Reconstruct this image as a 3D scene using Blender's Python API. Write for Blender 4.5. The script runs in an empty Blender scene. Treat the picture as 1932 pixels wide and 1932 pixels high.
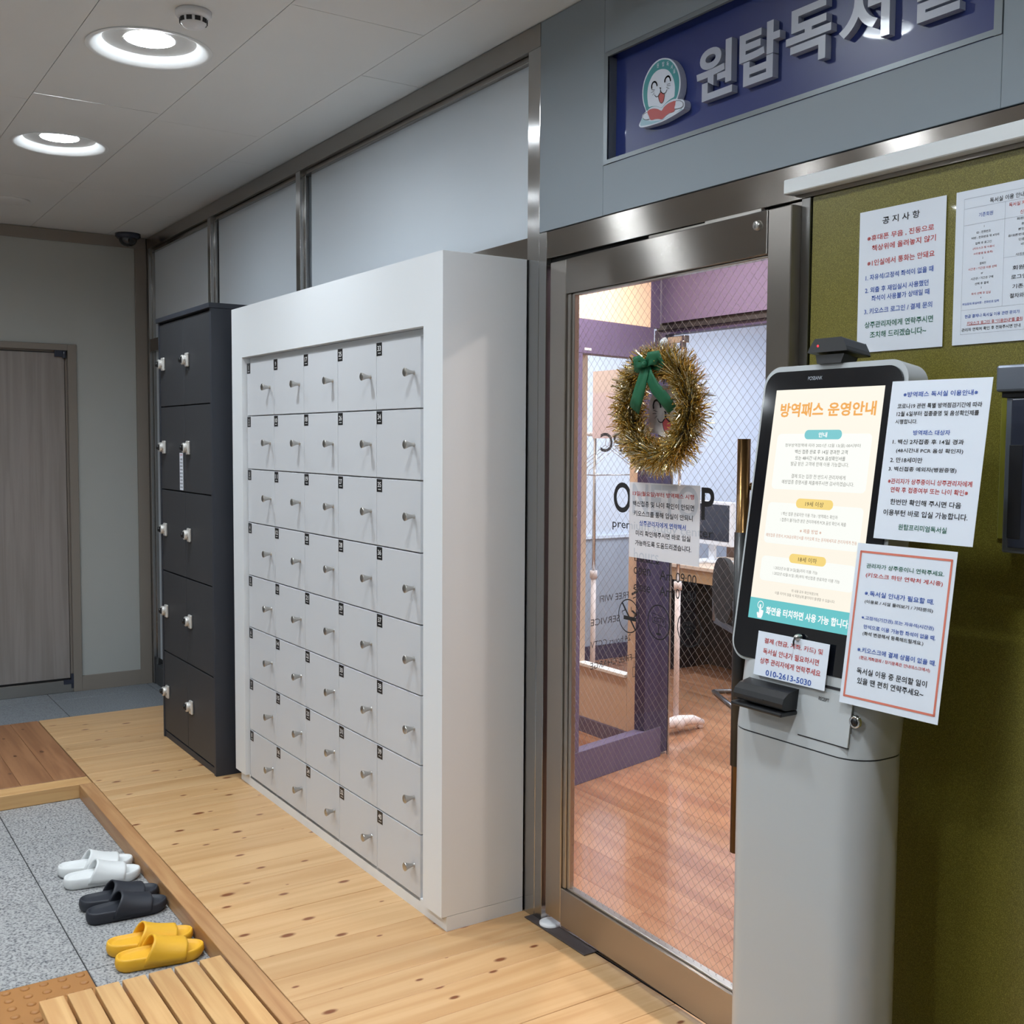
import bpy, bmesh, math, random
from mathutils import Vector, Matrix
R = math.radians
SC = bpy.context.scene
COL = SC.collection
random.seed(7)

# ------------------------------------------------------------------ camera
cam = bpy.data.objects.new('camera', bpy.data.cameras.new('camera'))
COL.objects.link(cam)
SC.camera = cam
cam.data.sensor_width = 36.0
cam.data.lens = 36.0 * 2075.35 / 1932
cam.data.clip_start = 0.02
YAW, PITCH, ROLL = R(56.533), R(3.650), R(-0.351)
_f = Vector((-math.sin(YAW) * math.cos(PITCH), math.cos(YAW) * math.cos(PITCH), -math.sin(PITCH)))
_r = Vector((math.cos(YAW), math.sin(YAW), 0))
_d = _f.cross(_r)
_rr = _r * math.cos(ROLL) + _d * math.sin(ROLL)
_dd = -_r * math.sin(ROLL) + _d * math.cos(ROLL)
m3 = Matrix((_rr, -_dd, -_f)).transposed()
cam.matrix_world = Matrix.Translation((0, 0, 1.5)) @ m3.to_4x4()

# ------------------------------------------------------------------ world, exposure
w = bpy.data.worlds.new('world')
SC.world = w
w.use_nodes = True
w.node_tree.nodes['Background'].inputs[0].default_value = (0.55, 0.6, 0.7, 1)
w.node_tree.nodes['Background'].inputs[1].default_value = 0.02
SC.view_settings.view_transform = 'Standard'
SC.view_settings.look = 'None'
SC.view_settings.gamma = 1.0
SC.view_settings.use_curve_mapping = False
SC.view_settings.exposure = EXPOSURE = 0.0
SC.cycles.max_bounces = 8
SC.cycles.caustics_reflective = False
SC.cycles.caustics_refractive = False
HALL_LAMP = 370.0      # emission of the corridor downlights
ROOM_LAMP = 380.0      # emission of the lamps behind the glass door

# ------------------------------------------------------------------ materials
def lin(c):
    return tuple((x / 255 / 12.92) if x / 255 <= 0.04045 else ((x / 255 + 0.055) / 1.055) ** 2.4 for x in c)
MATS = {}
def mat(name, c=(200, 200, 200), rough=0.5, metal=0.0, emit=0.0, spec=0.5, coat=0.0, bump=0.0, bscale=200.0, var=0.0, vscale=3.0):
    m = bpy.data.materials.new(name)
    m.use_nodes = True
    nt = m.node_tree
    b = nt.nodes['Principled BSDF']
    col = lin(c) + (1,)
    b.inputs['Base Color'].default_value = col
    b.inputs['Roughness'].default_value = rough
    b.inputs['Metallic'].default_value = metal
    b.inputs['Specular IOR Level'].default_value = spec
    b.inputs['Coat Weight'].default_value = coat
    if emit:
        b.inputs['Emission Color'].default_value = col
        b.inputs['Emission Strength'].default_value = emit
    if bump or var:
        tc = nt.nodes.new('ShaderNodeTexCoord')
        if bump:
            n = nt.nodes.new('ShaderNodeTexNoise')
            n.inputs['Scale'].default_value = bscale
            n.inputs['Detail'].default_value = 3
            bp = nt.nodes.new('ShaderNodeBump')
            bp.inputs['Strength'].default_value = bump
            bp.inputs['Distance'].default_value = 0.002
            nt.links.new(tc.outputs['Object'], n.inputs['Vector'])
            nt.links.new(n.outputs['Fac'], bp.inputs['Height'])
            nt.links.new(bp.outputs['Normal'], b.inputs['Normal'])
        if var:
            n2 = nt.nodes.new('ShaderNodeTexNoise')
            n2.inputs['Scale'].default_value = vscale
            n2.inputs['Detail'].default_value = 4
            mx = nt.nodes.new('ShaderNodeMix')
            mx.data_type = 'RGBA'
            mx.inputs[6].default_value = tuple(x * (1 - var) for x in col[:3]) + (1,)
            mx.inputs[7].default_value = tuple(min(1, x * (1 + var)) for x in col[:3]) + (1,)
            nt.links.new(tc.outputs['Object'], n2.inputs['Vector'])
            nt.links.new(n2.outputs['Fac'], mx.inputs[0])
            nt.links.new(mx.outputs[2], b.inputs['Base Color'])
    MATS[name] = m
    return m

def nodes(m):
    nt = m.node_tree
    return nt, nt.nodes['Principled BSDF'], nt.nodes, nt.links

def brushed(name, c, rough=0.22, along='z', aniso=0.85):
    """brushed stainless steel: highlights spread across the grain; along = direction of the grain"""
    m = mat(name, c, rough, 1.0)
    nt, b, N, L = nodes(m)
    b.inputs['Anisotropic'].default_value = aniso
    b.inputs['Anisotropic Rotation'].default_value = 0.0 if along == 'z' else 0.25
    tg = N.new('ShaderNodeTangent'); tg.direction_type = 'RADIAL'; tg.axis = 'Z'
    L.new(tg.outputs[0], b.inputs['Tangent'])
    tc = N.new('ShaderNodeTexCoord')
    n2 = N.new('ShaderNodeTexNoise'); n2.inputs['Scale'].default_value = 4; n2.inputs['Detail'].default_value = 1
    b2 = N.new('ShaderNodeBump'); b2.inputs['Strength'].default_value = 0.05; b2.inputs['Distance'].default_value = 0.01
    L.new(tc.outputs['Object'], n2.inputs['Vector']); L.new(n2.outputs['Fac'], b2.inputs['Height'])
    L.new(b2.outputs['Normal'], b.inputs['Normal'])
    return m

def wood(name, c1, c2, knot=None, grain=(14, 1.2, 14), rough=0.4, tint=0.10, knots=True, coat=0.0):
    """planks: grain stretched along local Y, each object shifted by its own random number"""
    m = mat(name, c1, rough, coat=coat)
    nt, b, N, L = nodes(m)
    tc = N.new('ShaderNodeTexCoord'); oi = N.new('ShaderNodeObjectInfo')
    mul = N.new('ShaderNodeMath'); mul.operation = 'MULTIPLY'; mul.inputs[1].default_value = 57.3
    cmb = N.new('ShaderNodeCombineXYZ'); add = N.new('ShaderNodeVectorMath'); add.operation = 'ADD'
    L.new(oi.outputs['Random'], mul.inputs[0])
    for k in range(3): L.new(mul.outputs[0], cmb.inputs[k])
    L.new(tc.outputs['Object'], add.inputs[0]); L.new(cmb.outputs[0], add.inputs[1])
    mp = N.new('ShaderNodeMapping'); mp.inputs['Scale'].default_value = grain
    L.new(add.outputs[0], mp.inputs['Vector'])
    n = N.new('ShaderNodeTexNoise'); n.inputs['Scale'].default_value = 1; n.inputs['Detail'].default_value = 6
    n.inputs['Distortion'].default_value = 0.6
    L.new(mp.outputs[0], n.inputs['Vector'])
    rp = N.new('ShaderNodeValToRGB')
    rp.color_ramp.elements[0].position = 0.38; rp.color_ramp.elements[0].color = lin(c2) + (1,)
    rp.color_ramp.elements[1].position = 0.62; rp.color_ramp.elements[1].color = lin(c1) + (1,)
    L.new(n.outputs['Fac'], rp.inputs[0])
    out = rp.outputs[0]
    if knots:
        mk_ = N.new('ShaderNodeMapping'); mk_.inputs['Scale'].default_value = (11, 5.5, 1)
        L.new(add.outputs[0], mk_.inputs['Vector'])
        v = N.new('ShaderNodeTexVoronoi'); v.voronoi_dimensions = '2D'; v.inputs['Scale'].default_value = 1.0
        L.new(mk_.outputs[0], v.inputs['Vector'])
        vr = N.new('ShaderNodeValToRGB')
        vr.color_ramp.elements[0].position = 0.06; vr.color_ramp.elements[0].color = (1, 1, 1, 1)
        vr.color_ramp.elements[1].position = 0.12; vr.color_ramp.elements[1].color = (0, 0, 0, 1)
        sp = N.new('ShaderNodeSeparateColor'); L.new(v.outputs['Color'], sp.inputs[0])
        sz = N.new('ShaderNodeMath'); sz.operation = 'MULTIPLY_ADD'; sz.inputs[1].default_value = 1.1; sz.inputs[2].default_value = 0.35
        L.new(sp.outputs[1], sz.inputs[0])
        dv = N.new('ShaderNodeMath'); dv.operation = 'DIVIDE'; L.new(v.outputs['Distance'], dv.inputs[0]); L.new(sz.outputs[0], dv.inputs[1])
        L.new(dv.outputs[0], vr.inputs[0])
        # only some of the cells carry a knot
        gt = N.new('ShaderNodeMath'); gt.operation = 'GREATER_THAN'; gt.inputs[1].default_value = 0.55
        L.new(sp.outputs[0], gt.inputs[0])
        mm = N.new('ShaderNodeMath'); mm.operation = 'MULTIPLY'
        L.new(vr.outputs[0], mm.inputs[0]); L.new(gt.outputs[0], mm.inputs[1])
        mx = N.new('ShaderNodeMix'); mx.data_type = 'RGBA'
        L.new(mm.outputs[0], mx.inputs[0]); L.new(out, mx.inputs[6]); mx.inputs[7].default_value = lin(knot) + (1,)
        out = mx.outputs[2]
    hs = N.new('ShaderNodeHueSaturation')
    mr = N.new('ShaderNodeMapRange'); mr.inputs[3].default_value = 1 - tint; mr.inputs[4].default_value = 1 + tint
    L.new(oi.outputs['Random'], mr.inputs[0]); L.new(mr.outputs[0], hs.inputs['Value'])
    L.new(out, hs.inputs['Color']); L.new(hs.outputs[0], b.inputs['Base Color'])
    return m

def granite(name, c1, c2, c3):
    m = mat(name, c1, 0.55)
    nt, b, N, L = nodes(m)
    tc = N.new('ShaderNodeTexCoord'); oi = N.new('ShaderNodeObjectInfo'); cmb = N.new('ShaderNodeVectorMath'); cmb.operation = 'ADD'
    L.new(tc.outputs['Object'], cmb.inputs[0]); L.new(oi.outputs['Random'], cmb.inputs[1])
    n = N.new('ShaderNodeTexNoise'); n.inputs['Scale'].default_value = 130; n.inputs['Detail'].default_value = 3
    L.new(cmb.outputs[0], n.inputs['Vector'])
    rp = N.new('ShaderNodeValToRGB')
    e = rp.color_ramp.elements
    e[0].position = 0.34; e[0].color = lin(c3) + (1,)
    e[1].position = 0.62; e[1].color = lin(c2) + (1,)
    x = e.new(0.46); x.color = lin(c1) + (1,)
    L.new(n.outputs['Fac'], rp.inputs[0]); L.new(rp.outputs[0], b.inputs['Base Color'])
    return m

def thin_glass(name, tint=(1, 1, 1), refl=1.0, opacity=0.0, col=(230, 235, 240)):
    """a thin pane: lets light straight through, mirrors at glancing angles"""
    m = bpy.data.materials.new(name); m.use_nodes = True
    nt = m.node_tree; N = nt.nodes; L = nt.links
    N.clear()
    out = N.new('ShaderNodeOutputMaterial')
    tr = N.new('ShaderNodeBsdfTransparent'); tr.inputs[0].default_value = tuple(tint) + (1,)
    gl = N.new('ShaderNodeBsdfGlossy'); gl.inputs['Roughness'].default_value = 0.02
    fr = N.new('ShaderNodeFresnel'); fr.inputs['IOR'].default_value = 1.45
    geo = N.new('ShaderNodeNewGeometry')
    mu = N.new('ShaderNodeMath'); mu.operation = 'MULTIPLY'; mu.inputs[1].default_value = refl
    inv = N.new('ShaderNodeMath'); inv.operation = 'SUBTRACT'; inv.inputs[0].default_value = 1.0
    mu2 = N.new('ShaderNodeMath'); mu2.operation = 'MULTIPLY'
    L.new(geo.outputs['Backfacing'], inv.inputs[1])
    L.new(fr.outputs[0], mu.inputs[0]); L.new(mu.outputs[0], mu2.inputs[0]); L.new(inv.outputs[0], mu2.inputs[1])
    ms = N.new('ShaderNodeMixShader')
    L.new(mu2.outputs[0], ms.inputs[0]); L.new(tr.outputs[0], ms.inputs[1]); L.new(gl.outputs[0], ms.inputs[2])
    last = ms
    if opacity:
        df = N.new('ShaderNodeBsdfPrincipled'); df.inputs['Base Color'].default_value = lin(col) + (1,); df.inputs['Roughness'].default_value = 0.6
        m2 = N.new('ShaderNodeMixShader'); m2.inputs[0].default_value = opacity
        L.new(ms.outputs[0], m2.inputs[1]); L.new(df.outputs[0], m2.inputs[2]); last = m2
    L.new(last.outputs[0], out.inputs[0])
    MATS[name] = m
    return m

mat('ceiling_white', (224, 224, 222), 0.45, var=0.03, vscale=2.5)
mat('lamp_white', (232, 234, 234), 0.35)
mat('lamp_cavity', (205, 205, 203), 0.4)
mat('shadow_gap', (40, 40, 40), 0.8)
brushed('steel', (172, 171, 170), 0.2, 'z', 1.0)
brushed('steel_h', (158, 152, 147), 0.2, 'x', 1.0)
brushed('steel_door', (176, 170, 164), 0.30, 'z')
brushed('steel_rail', (172, 164, 157), 0.30, 'x')
mat('chrome', (210, 210, 210), 0.12, 1.0)
mat('satin_metal', (190, 187, 182), 0.3, 1.0)
mat('latch_metal', (222, 220, 216), 0.3, 0.55)
mat('frosted_panel', (208, 216, 224), 0.42, var=0.03, vscale=1.5)
mat('hall_wall', (222, 220, 214), 0.6)
mat('end_wall_paper', (180, 183, 180), 0.75, bump=0.3, bscale=500, var=0.03)
mat('taupe_trim', (140, 132, 124), 0.6)
mat('dark_base', (70, 72, 76), 0.5)
mat('fascia_grey', (132, 142, 150), 0.5)
mat('fascia_lip', (120, 128, 134), 0.35, 0.3)
mat('sign_blue', (36, 50, 112), 0.35, coat=0.12)
mat('letter_grey', (168, 174, 190), 0.32, coat=0.15)
mat('locker_white', (222, 225, 228), 0.45, var=0.01)
mat('locker_door_white', (200, 202, 206), 0.5, var=0.01)
mat('locker_dark', (44, 48, 57), 0.5, bump=0.2, bscale=700)
mat('locker_door_dark', (50, 52, 56), 0.5, bump=0.2, bscale=700)
mat('black_plastic', (22, 23, 26), 0.35)
mat('black_label', (14, 14, 16), 0.4)
mat('print_white', (235, 235, 235), 0.5)
wood('pine', (206, 168, 122), (192, 150, 103), (122, 70, 38), grain=(22, 1.1, 8), rough=0.36, tint=0.07)
wood('pine_curb', (186, 143, 98), (166, 120, 78), (110, 70, 40), grain=(30, 2, 30), rough=0.4, tint=0.03, knots=False)
wood('pine_slat', (206, 165, 112), (190, 145, 94), (120, 70, 36), grain=(30, 1.6, 30), rough=0.45, tint=0.05, knots=False)
wood('brown_deck', (158, 112, 76), (136, 92, 60), (96, 60, 36), grain=(26, 1.6, 10), rough=0.45, tint=0.06)
wood('laminate', (180, 136, 106), (154, 108, 82), (90, 50, 30), grain=(12, 1.0, 12), rough=0.2, tint=0.10, knots=False, coat=0.3)
wood('ash_door', (156, 149, 146), (142, 135, 131), (90, 80, 70), grain=(24, 24, 1.2), rough=0.5, tint=0.0, knots=False)
granite('granite', (140, 140, 140), (166, 166, 166), (78, 80, 86))
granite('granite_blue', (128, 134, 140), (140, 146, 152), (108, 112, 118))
mat('grout', (52, 52, 54), 0.9)
mat('tactile', (160, 110, 58), 0.55, var=0.06, vscale=12)
mat('slipper_white', (214, 216, 216), 0.5)
mat('slipper_black', (32, 35, 44), 0.55)
mat('slipper_yellow', (228, 172, 40), 0.5)
mat('green_glass', (132, 128, 48), 0.3, coat=0.4, bump=0.0)
mat('white_trim', (222, 226, 228), 0.4)
mat('paper', (222, 228, 238), 0.7)
mat('ink_k', (24, 24, 28), 0.7)
mat('ink_r', (190, 70, 66), 0.7)
mat('ink_b', (44, 84, 170), 0.7)
mat('ink_g', (30, 100, 76), 0.7)
mat('ink_o', (214, 120, 100), 0.7)
mat('ink_l', (150, 155, 165), 0.7)
mat('kiosk_white', (184, 188, 190), 0.3, coat=0.3)
mat('kiosk_black', (14, 16, 22), 0.08, coat=0.5)
mat('red_led', (255, 30, 40), 0.4, emit=6.0)
SCR = dict(bg=(252, 245, 230), o=(240, 170, 80), w=(250, 252, 252), box=(250, 252, 246), teal=(122, 200, 206), yel=(246, 216, 128), d=(120, 118, 112), k=(50, 48, 46), r=(200, 140, 110), bar=(104, 196, 200))
for k_, c_ in SCR.items():
    mat('screen_' + k_, c_, 0.3, emit=1.0)
    MATS['screen_' + k_].node_tree.nodes['Principled BSDF'].inputs['Base Color'].default_value = (0.01, 0.01, 0.01, 1)
mat('rubber_mat', (70, 62, 60), 0.5)
mat('bronze', (96, 72, 44), 0.28, 1.0)
thin_glass('pane', (0.97, 0.98, 0.98), 0.6)
thin_glass('sheet', (1, 1, 1), 0.3, 0.86, (232, 230, 234))
thin_glass('face_film', (1, 1, 1), 0.2, 0.88, (246, 234, 226))
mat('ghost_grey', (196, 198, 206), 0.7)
mat('wire', (156, 150, 146), 0.4, 1.0)
mat('tinsel_gold', (236, 208, 128), 0.12, 1.0)
mat('tinsel_silver', (240, 238, 218), 0.12, 1.0)
mat('tinsel_core', (88, 76, 44), 0.7)
mat('ribbon', (8, 92, 58), 0.6, bump=0.4, bscale=900)
mat('tongue', (214, 92, 96), 0.6)
mat('cream_wall', (232, 208, 184), 0.7)
mat('cream_door', (206, 184, 164), 0.6)
mat('purple', (92, 84, 116), 0.5, var=0.03)
mat('purple_dark', (52, 47, 80), 0.5)
mat('poster_back', (236, 222, 220), 0.7)
mat('pale_blue', (206, 218, 236), 0.6)
mat('grey_blue', (160, 172, 190), 0.6)
mat('room_ceiling', (220, 218, 214), 0.7)
mat('rack_white', (226, 216, 216), 0.4)
mat('desk_wood', (182, 150, 112), 0.5)
mat('wood_dark', (96, 70, 54), 0.5)
mat('near_black', (30, 30, 36), 0.6)
mat('fabric_black', (14, 15, 18), 0.8)
mat('tube_grey', (120, 124, 130), 0.35, 0.8)
mat('monitor_screen', (34, 40, 54), 0.2)
mat('white_plastic', (226, 228, 232), 0.4)
mat('device_grey', (118, 124, 136), 0.35, 0.5)
mat('device_dark', (52, 56, 70), 0.25)
mat('clear_plate', (120, 118, 46), 0.15, coat=0.5)
def lens_beam(name):
    # a downlight lens throws most of its light straight down: emission falls off towards the side
    nt, b, N, L = nodes(MATS[name]); st_ = b.inputs['Emission Strength'].default_value
    g = N.new('ShaderNodeNewGeometry'); d = N.new('ShaderNodeVectorMath'); d.operation = 'DOT_PRODUCT'
    L.new(g.outputs['Normal'], d.inputs[0]); L.new(g.outputs['Incoming'], d.inputs[1])
    ab = N.new('ShaderNodeMath'); ab.operation = 'ABSOLUTE'; L.new(d.outputs['Value'], ab.inputs[0])
    sq = N.new('ShaderNodeMath'); sq.operation = 'POWER'; sq.inputs[1].default_value = 1.3; L.new(ab.outputs[0], sq.inputs[0])
    ma = N.new('ShaderNodeMath'); ma.operation = 'MULTIPLY_ADD'; ma.inputs[1].default_value = st_; ma.inputs[2].default_value = st_ * 0.01
    L.new(sq.outputs[0], ma.inputs[0]); L.new(ma.outputs[0], b.inputs['Emission Strength'])
mat('hall_lamp', (255, 255, 255), emit=HALL_LAMP)
MATS['hall_lamp'].node_tree.nodes['Principled BSDF'].inputs['Emission Color'].default_value = (0.86, 0.94, 1.0, 1)
lens_beam('hall_lamp')
mat('warm_lamp', (255, 255, 255), emit=ROOM_LAMP * 1.15)
MATS['warm_lamp'].node_tree.nodes['Principled BSDF'].inputs['Emission Color'].default_value = (1.0, 0.86, 0.76, 1)
mat('cool_lamp', (255, 255, 255), emit=ROOM_LAMP)
MATS['cool_lamp'].node_tree.nodes['Principled BSDF'].inputs['Emission Color'].default_value = (0.88, 0.93, 1.0, 1)
mat('logo_white', (206, 214, 228), 0.35)
mat('logo_teal', (60, 140, 146), 0.4)
mat('logo_red', (176, 84, 84), 0.4)
mat('logo_pale', (150, 184, 200), 0.4)
# sparkle in the back-painted green glass
nt, b, N, L = nodes(MATS['green_glass'])
tc = N.new('ShaderNodeTexCoord'); n = N.new('ShaderNodeTexNoise'); n.inputs['Scale'].default_value = 700; n.inputs['Detail'].default_value = 1
rp = N.new('ShaderNodeValToRGB'); rp.color_ramp.elements[0].position = 0.45; rp.color_ramp.elements[0].color = lin((98, 91, 33)) + (1,)
rp.color_ramp.elements[1].position = 0.75; rp.color_ramp.elements[1].color = lin((150, 144, 68)) + (1,)
L.new(tc.outputs['Object'], n.inputs['Vector']); L.new(n.outputs['Fac'], rp.inputs[0]); L.new(rp.outputs[0], b.inputs['Base Color'])

# ------------------------------------------------------------------ object helpers
def tag(o, label=None, cat=None, group=None, kind=None):
    if label: o['label'] = label
    if cat: o['category'] = cat
    if group: o['group'] = group
    if kind: o['kind'] = kind
    return o

def empty(name, loc=(0, 0, 0), rz=0.0, label=None, cat=None, group=None, kind=None, rot=None):
    o = bpy.data.objects.new(name, None)
    o.empty_display_size = 0.05
    COL.objects.link(o)
    o.location = loc
    o.rotation_euler = rot if rot else (0, 0, rz)
    return tag(o, label, cat, group, kind)

class MB:
    def __init__(s):
        s.v = []; s.f = []; s.m = []; s.sm = []
        s.T = Matrix.Identity(4)
    def add(s, vs, fs, m=0, smooth=False):
        o = len(s.v)
        s.v += [tuple(s.T @ Vector(v)) for v in vs]
        for f in fs:
            s.f.append(tuple(i + o for i in f)); s.m.append(m); s.sm.append(smooth)
        return s
    def box(s, x0, x1, y0, y1, z0, z1, m=0):
        vs = [(x, y, z) for x in (x0, x1) for y in (y0, y1) for z in (z0, z1)]
        fs = [(0, 1, 3, 2), (4, 6, 7, 5), (0, 4, 5, 1), (2, 3, 7, 6), (0, 2, 6, 4), (1, 5, 7, 3)]
        return s.add(vs, fs, m)
    def quad(s, a, b, c, d, m=0):
        return s.add([a, b, c, d], [(0, 1, 2, 3)], m)
    def tube(s, pts, r, n=12, m=0, caps=True, closed=False):
        pts = [Vector(p) for p in pts]
        rs = r if isinstance(r, (list, tuple)) else [r] * len(pts)
        vs = []; fs = []
        k = len(pts)
        up = None
        for i, p in enumerate(pts):
            if closed: d = pts[(i + 1) % k] - pts[i - 1]
            else: d = pts[min(i + 1, k - 1)] - pts[max(i - 1, 0)]
            d.normalize()
            if up is None:
                up = Vector((0, 0, 1)) if abs(d.z) < 0.9 else Vector((1, 0, 0))
            a = d.cross(up)
            if a.length < 1e-5: a = d.orthogonal()
            a.normalize(); b_ = a.cross(d).normalized(); up = b_
            for j in range(n):
                t = 2 * math.pi * j / n
                vs.append(p + (a * math.cos(t) + b_ * math.sin(t)) * rs[i])
        for i in range(k if closed else k - 1):
            for j in range(n):
                i2 = (i + 1) % k
                fs.append((i * n + j, i * n + (j + 1) % n, i2 * n + (j + 1) % n, i2 * n + j))
        if caps and not closed:
            fs.append(tuple(range(n))[::-1]); fs.append(tuple((k - 1) * n + j for j in range(n)))
        return s.add(vs, fs, m, True)
    def lathe(s, prof, n=32, m=0, axis='z', c=(0, 0, 0), smooth=True, cap=False):
        """prof: list of (radius, height)"""
        vs = []; fs = []
        for r_, h in prof:
            for j in range(n):
                t = 2 * math.pi * j / n
                x, y = r_ * math.cos(t), r_ * math.sin(t)
                p = (x, y, h) if axis == 'z' else ((x, h, y) if axis == 'y' else (h, x, y))
                vs.append((p[0] + c[0], p[1] + c[1], p[2] + c[2]))
        for i in range(len(prof) - 1):
            for j in range(n):
                fs.append((i * n + j, i * n + (j + 1) % n, (i + 1) * n + (j + 1) % n, (i + 1) * n + j))
        if cap:
            fs.append(tuple(range(n))[::-1]); fs.append(tuple((len(prof) - 1) * n + j for j in range(n)))
        return s.add(vs, fs, m, smooth)
    def prism(s, poly, d0, d1, plane='xz', m=0, mside=None, smooth=False):
        """extrude a 2-D polygon between depths d0 and d1"""
        k = len(poly)
        def P(u, v, d):
            return (u, d, v) if plane == 'xz' else ((u, v, d) if plane == 'xy' else (d, u, v))
        vs = [P(u, v, d0) for u, v in poly] + [P(u, v, d1) for u, v in poly]
        s.add(vs, [tuple(range(k)), tuple(range(k, 2 * k))[::-1]], m)
        s.add(vs, [(i, i + k, (i + 1) % k + k, (i + 1) % k) for i in range(k)], m if mside is None else mside, smooth)
        return s
    def ribbon(s, pts, w, d, plane='xz', m=0):
        """flat line of width w through 2-D points at depth d"""
        for i in range(len(pts) - 1):
            a = Vector(pts[i]); b_ = Vector(pts[i + 1]); t = (b_ - a)
            if t.length < 1e-6: continue
            t.normalize(); q = Vector((-t.y, t.x)) * w / 2; e = t * w * 0.3
            ps = [a - q - e, b_ - q + e, b_ + q + e, a + q - e]
            s.add([(p.x, d, p.y) for p in ps], [(0, 1, 2, 3)], m)
        return s
    def build(s, name, mats, parent=None, bevel=0.0, loc=None, recalc=True, segs=2, rot=None):
        me = bpy.data.meshes.new(name)
        me.from_pydata(s.v, [], s.f)
        mats = mats if isinstance(mats, (list, tuple)) else [mats]
        for q in mats: me.materials.append(MATS[q])
        me.polygons.foreach_set('material_index', s.m)
        me.polygons.foreach_set('use_smooth', s.sm)
        if recalc or bevel:
            bm = bmesh.new(); bm.from_mesh(me)
            if recalc: bmesh.ops.recalc_face_normals(bm, faces=bm.faces)
            if bevel:
                es = [e for e in bm.edges if len(e.link_faces) == 2 and e.calc_face_angle() > R(35)]
                bmesh.ops.bevel(bm, geom=es, offset=bevel, segments=segs, affect='EDGES', profile=0.5, clamp_overlap=True)
                if segs > 1:
                    for f in bm.faces: f.smooth = f.smooth or f.calc_area() < 0.00005
            bm.to_mesh(me); bm.free()
        o = bpy.data.objects.new(name, me)
        COL.objects.link(o)
        if parent: o.parent = parent
        if loc: o.location = loc
        if rot: o.rotation_euler = rot
        return o

def box(name, m, x0, x1, y0, y1, z0, z1, parent=None, bevel=0.0, segs=1):
    """one box whose object origin sits at its base centre"""
    c = ((x0 + x1) / 2, (y0 + y1) / 2, z0)
    b_ = MB().box(x0 - c[0], x1 - c[0], y0 - c[1], y1 - c[1], 0, z1 - z0)
    return b_.build(name, m, parent, bevel, loc=c, segs=segs)

def smooth_poly(pts, n=5, closed=True):
    """Catmull-Rom through 2-D points"""
    k = len(pts); out = []
    for i in range(k if closed else k - 1):
        if closed: p = [pts[(i + j) % k] for j in (-1, 0, 1, 2)]
        else: p = [pts[max(0, min(k - 1, i + j))] for j in (-1, 0, 1, 2)]
        for q in range(n):
            t = q / n
            out.append(tuple(0.5 * (2 * p[1][c] + (p[2][c] - p[0][c]) * t + (2 * p[0][c] - 5 * p[1][c] + 4 * p[2][c] - p[3][c]) * t * t + (3 * p[1][c] - p[0][c] - 3 * p[2][c] + p[3][c]) * t ** 3) for c in (0, 1)))
    if not closed: out.append(tuple(pts[-1]))
    return out

def rrect(x0, x1, z0, z1, r, n=6):
    out = []
    for cx, cz, a0 in ((x1 - r, z1 - r, 0), (x0 + r, z1 - r, 90), (x0 + r, z0 + r, 180), (x1 - r, z0 + r, 270)):
        for j in range(n + 1):
            a = R(a0 + 90 * j / n); out.append((cx + r * math.cos(a), cz + r * math.sin(a)))
    return out

# lettering: a text curve turned into a mesh once per string
_tc = {}
def glyphs(s, bold=0.0):
    key = (s, bold)
    if key in _tc: return _tc[key]
    c = bpy.data.curves.new('lettering', 'FONT')
    c.body = s; c.size = 1; c.resolution_u = 6 if (s.isascii() and len(s) < 10) or len(s) == 1 else 2; c.offset = bold
    o = bpy.data.objects.new('lettering', c)
    me = bpy.data.meshes.new_from_object(o)
    vs = [(v.co.x, v.co.y) for v in me.vertices]; fs = [tuple(p.vertices) for p in me.polygons]
    bpy.data.objects.remove(o); bpy.data.curves.remove(c); bpy.data.meshes.remove(me)
    _tc[key] = (vs, fs)
    return _tc[key]

def letter(mb, s, x0, x1, zc, h, d, m=0, bold=0.012, mirror=False, rot=0.0, back=None):
    """fit string s between x0 and x1 (xz plane at depth d), height h centred on zc"""
    vs, fs = glyphs(s, bold)
    if not vs: return
    ax = min(v[0] for v in vs); bx = max(v[0] for v in vs); ay = min(v[1] for v in vs); by = max(v[1] for v in vs)
    sx = (x1 - x0) / max(1e-6, bx - ax); sy = h / max(1e-6, by - ay)
    if len(s) == 1: sx = sy * 0.8; x0 = (x0 + x1) / 2 - sx * (bx - ax) / 2; x1 = x0 + sx * (bx - ax)
    P = []
    for x, y in vs:
        X = x0 + (x - ax) * sx; Z = zc - h / 2 + (y - ay) * sy
        if mirror: X = x0 + x1 - X
        P.append((X, d, Z))
    mb.add(P, [f[::-1] for f in fs] if mirror else fs, m)

INK = {'k': 1, 'r': 2, 'b': 3, 'g': 4}
def sheet(name, lines, w_, h_, label, cat, loc, rot, group=None, extra=None, th=0.0006, sheetmat='paper', bold=0.012):
    """printed sheet: origin at the middle of its lower edge, lying in local xz, front towards -y"""
    t = empty(name, loc, rot=rot, label=label, cat=cat, group=group)
    MB().box(-w_ / 2, w_ / 2, 0, th, 0, h_).build('paper_sheet', sheetmat, t)
    mb = MB()
    for s, c, u0, u1, v, hv in lines:
        letter(mb, s, (u0 - 0.5) * w_, (u1 - 0.5) * w_, (1 - v) * h_, hv * h_, -0.0005, {'k': 0, 'r': 1, 'b': 2, 'g': 3}[c], bold)
    if extra: extra(mb, w_, h_)
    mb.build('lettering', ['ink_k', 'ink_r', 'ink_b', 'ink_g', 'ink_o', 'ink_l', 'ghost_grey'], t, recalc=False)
    return t

def copy_tree(o, parent=None):
    c = o.copy(); COL.objects.link(c)
    if parent: c.parent = parent
    for ch in list(o.children): copy_tree(ch, c)
    return c

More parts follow.
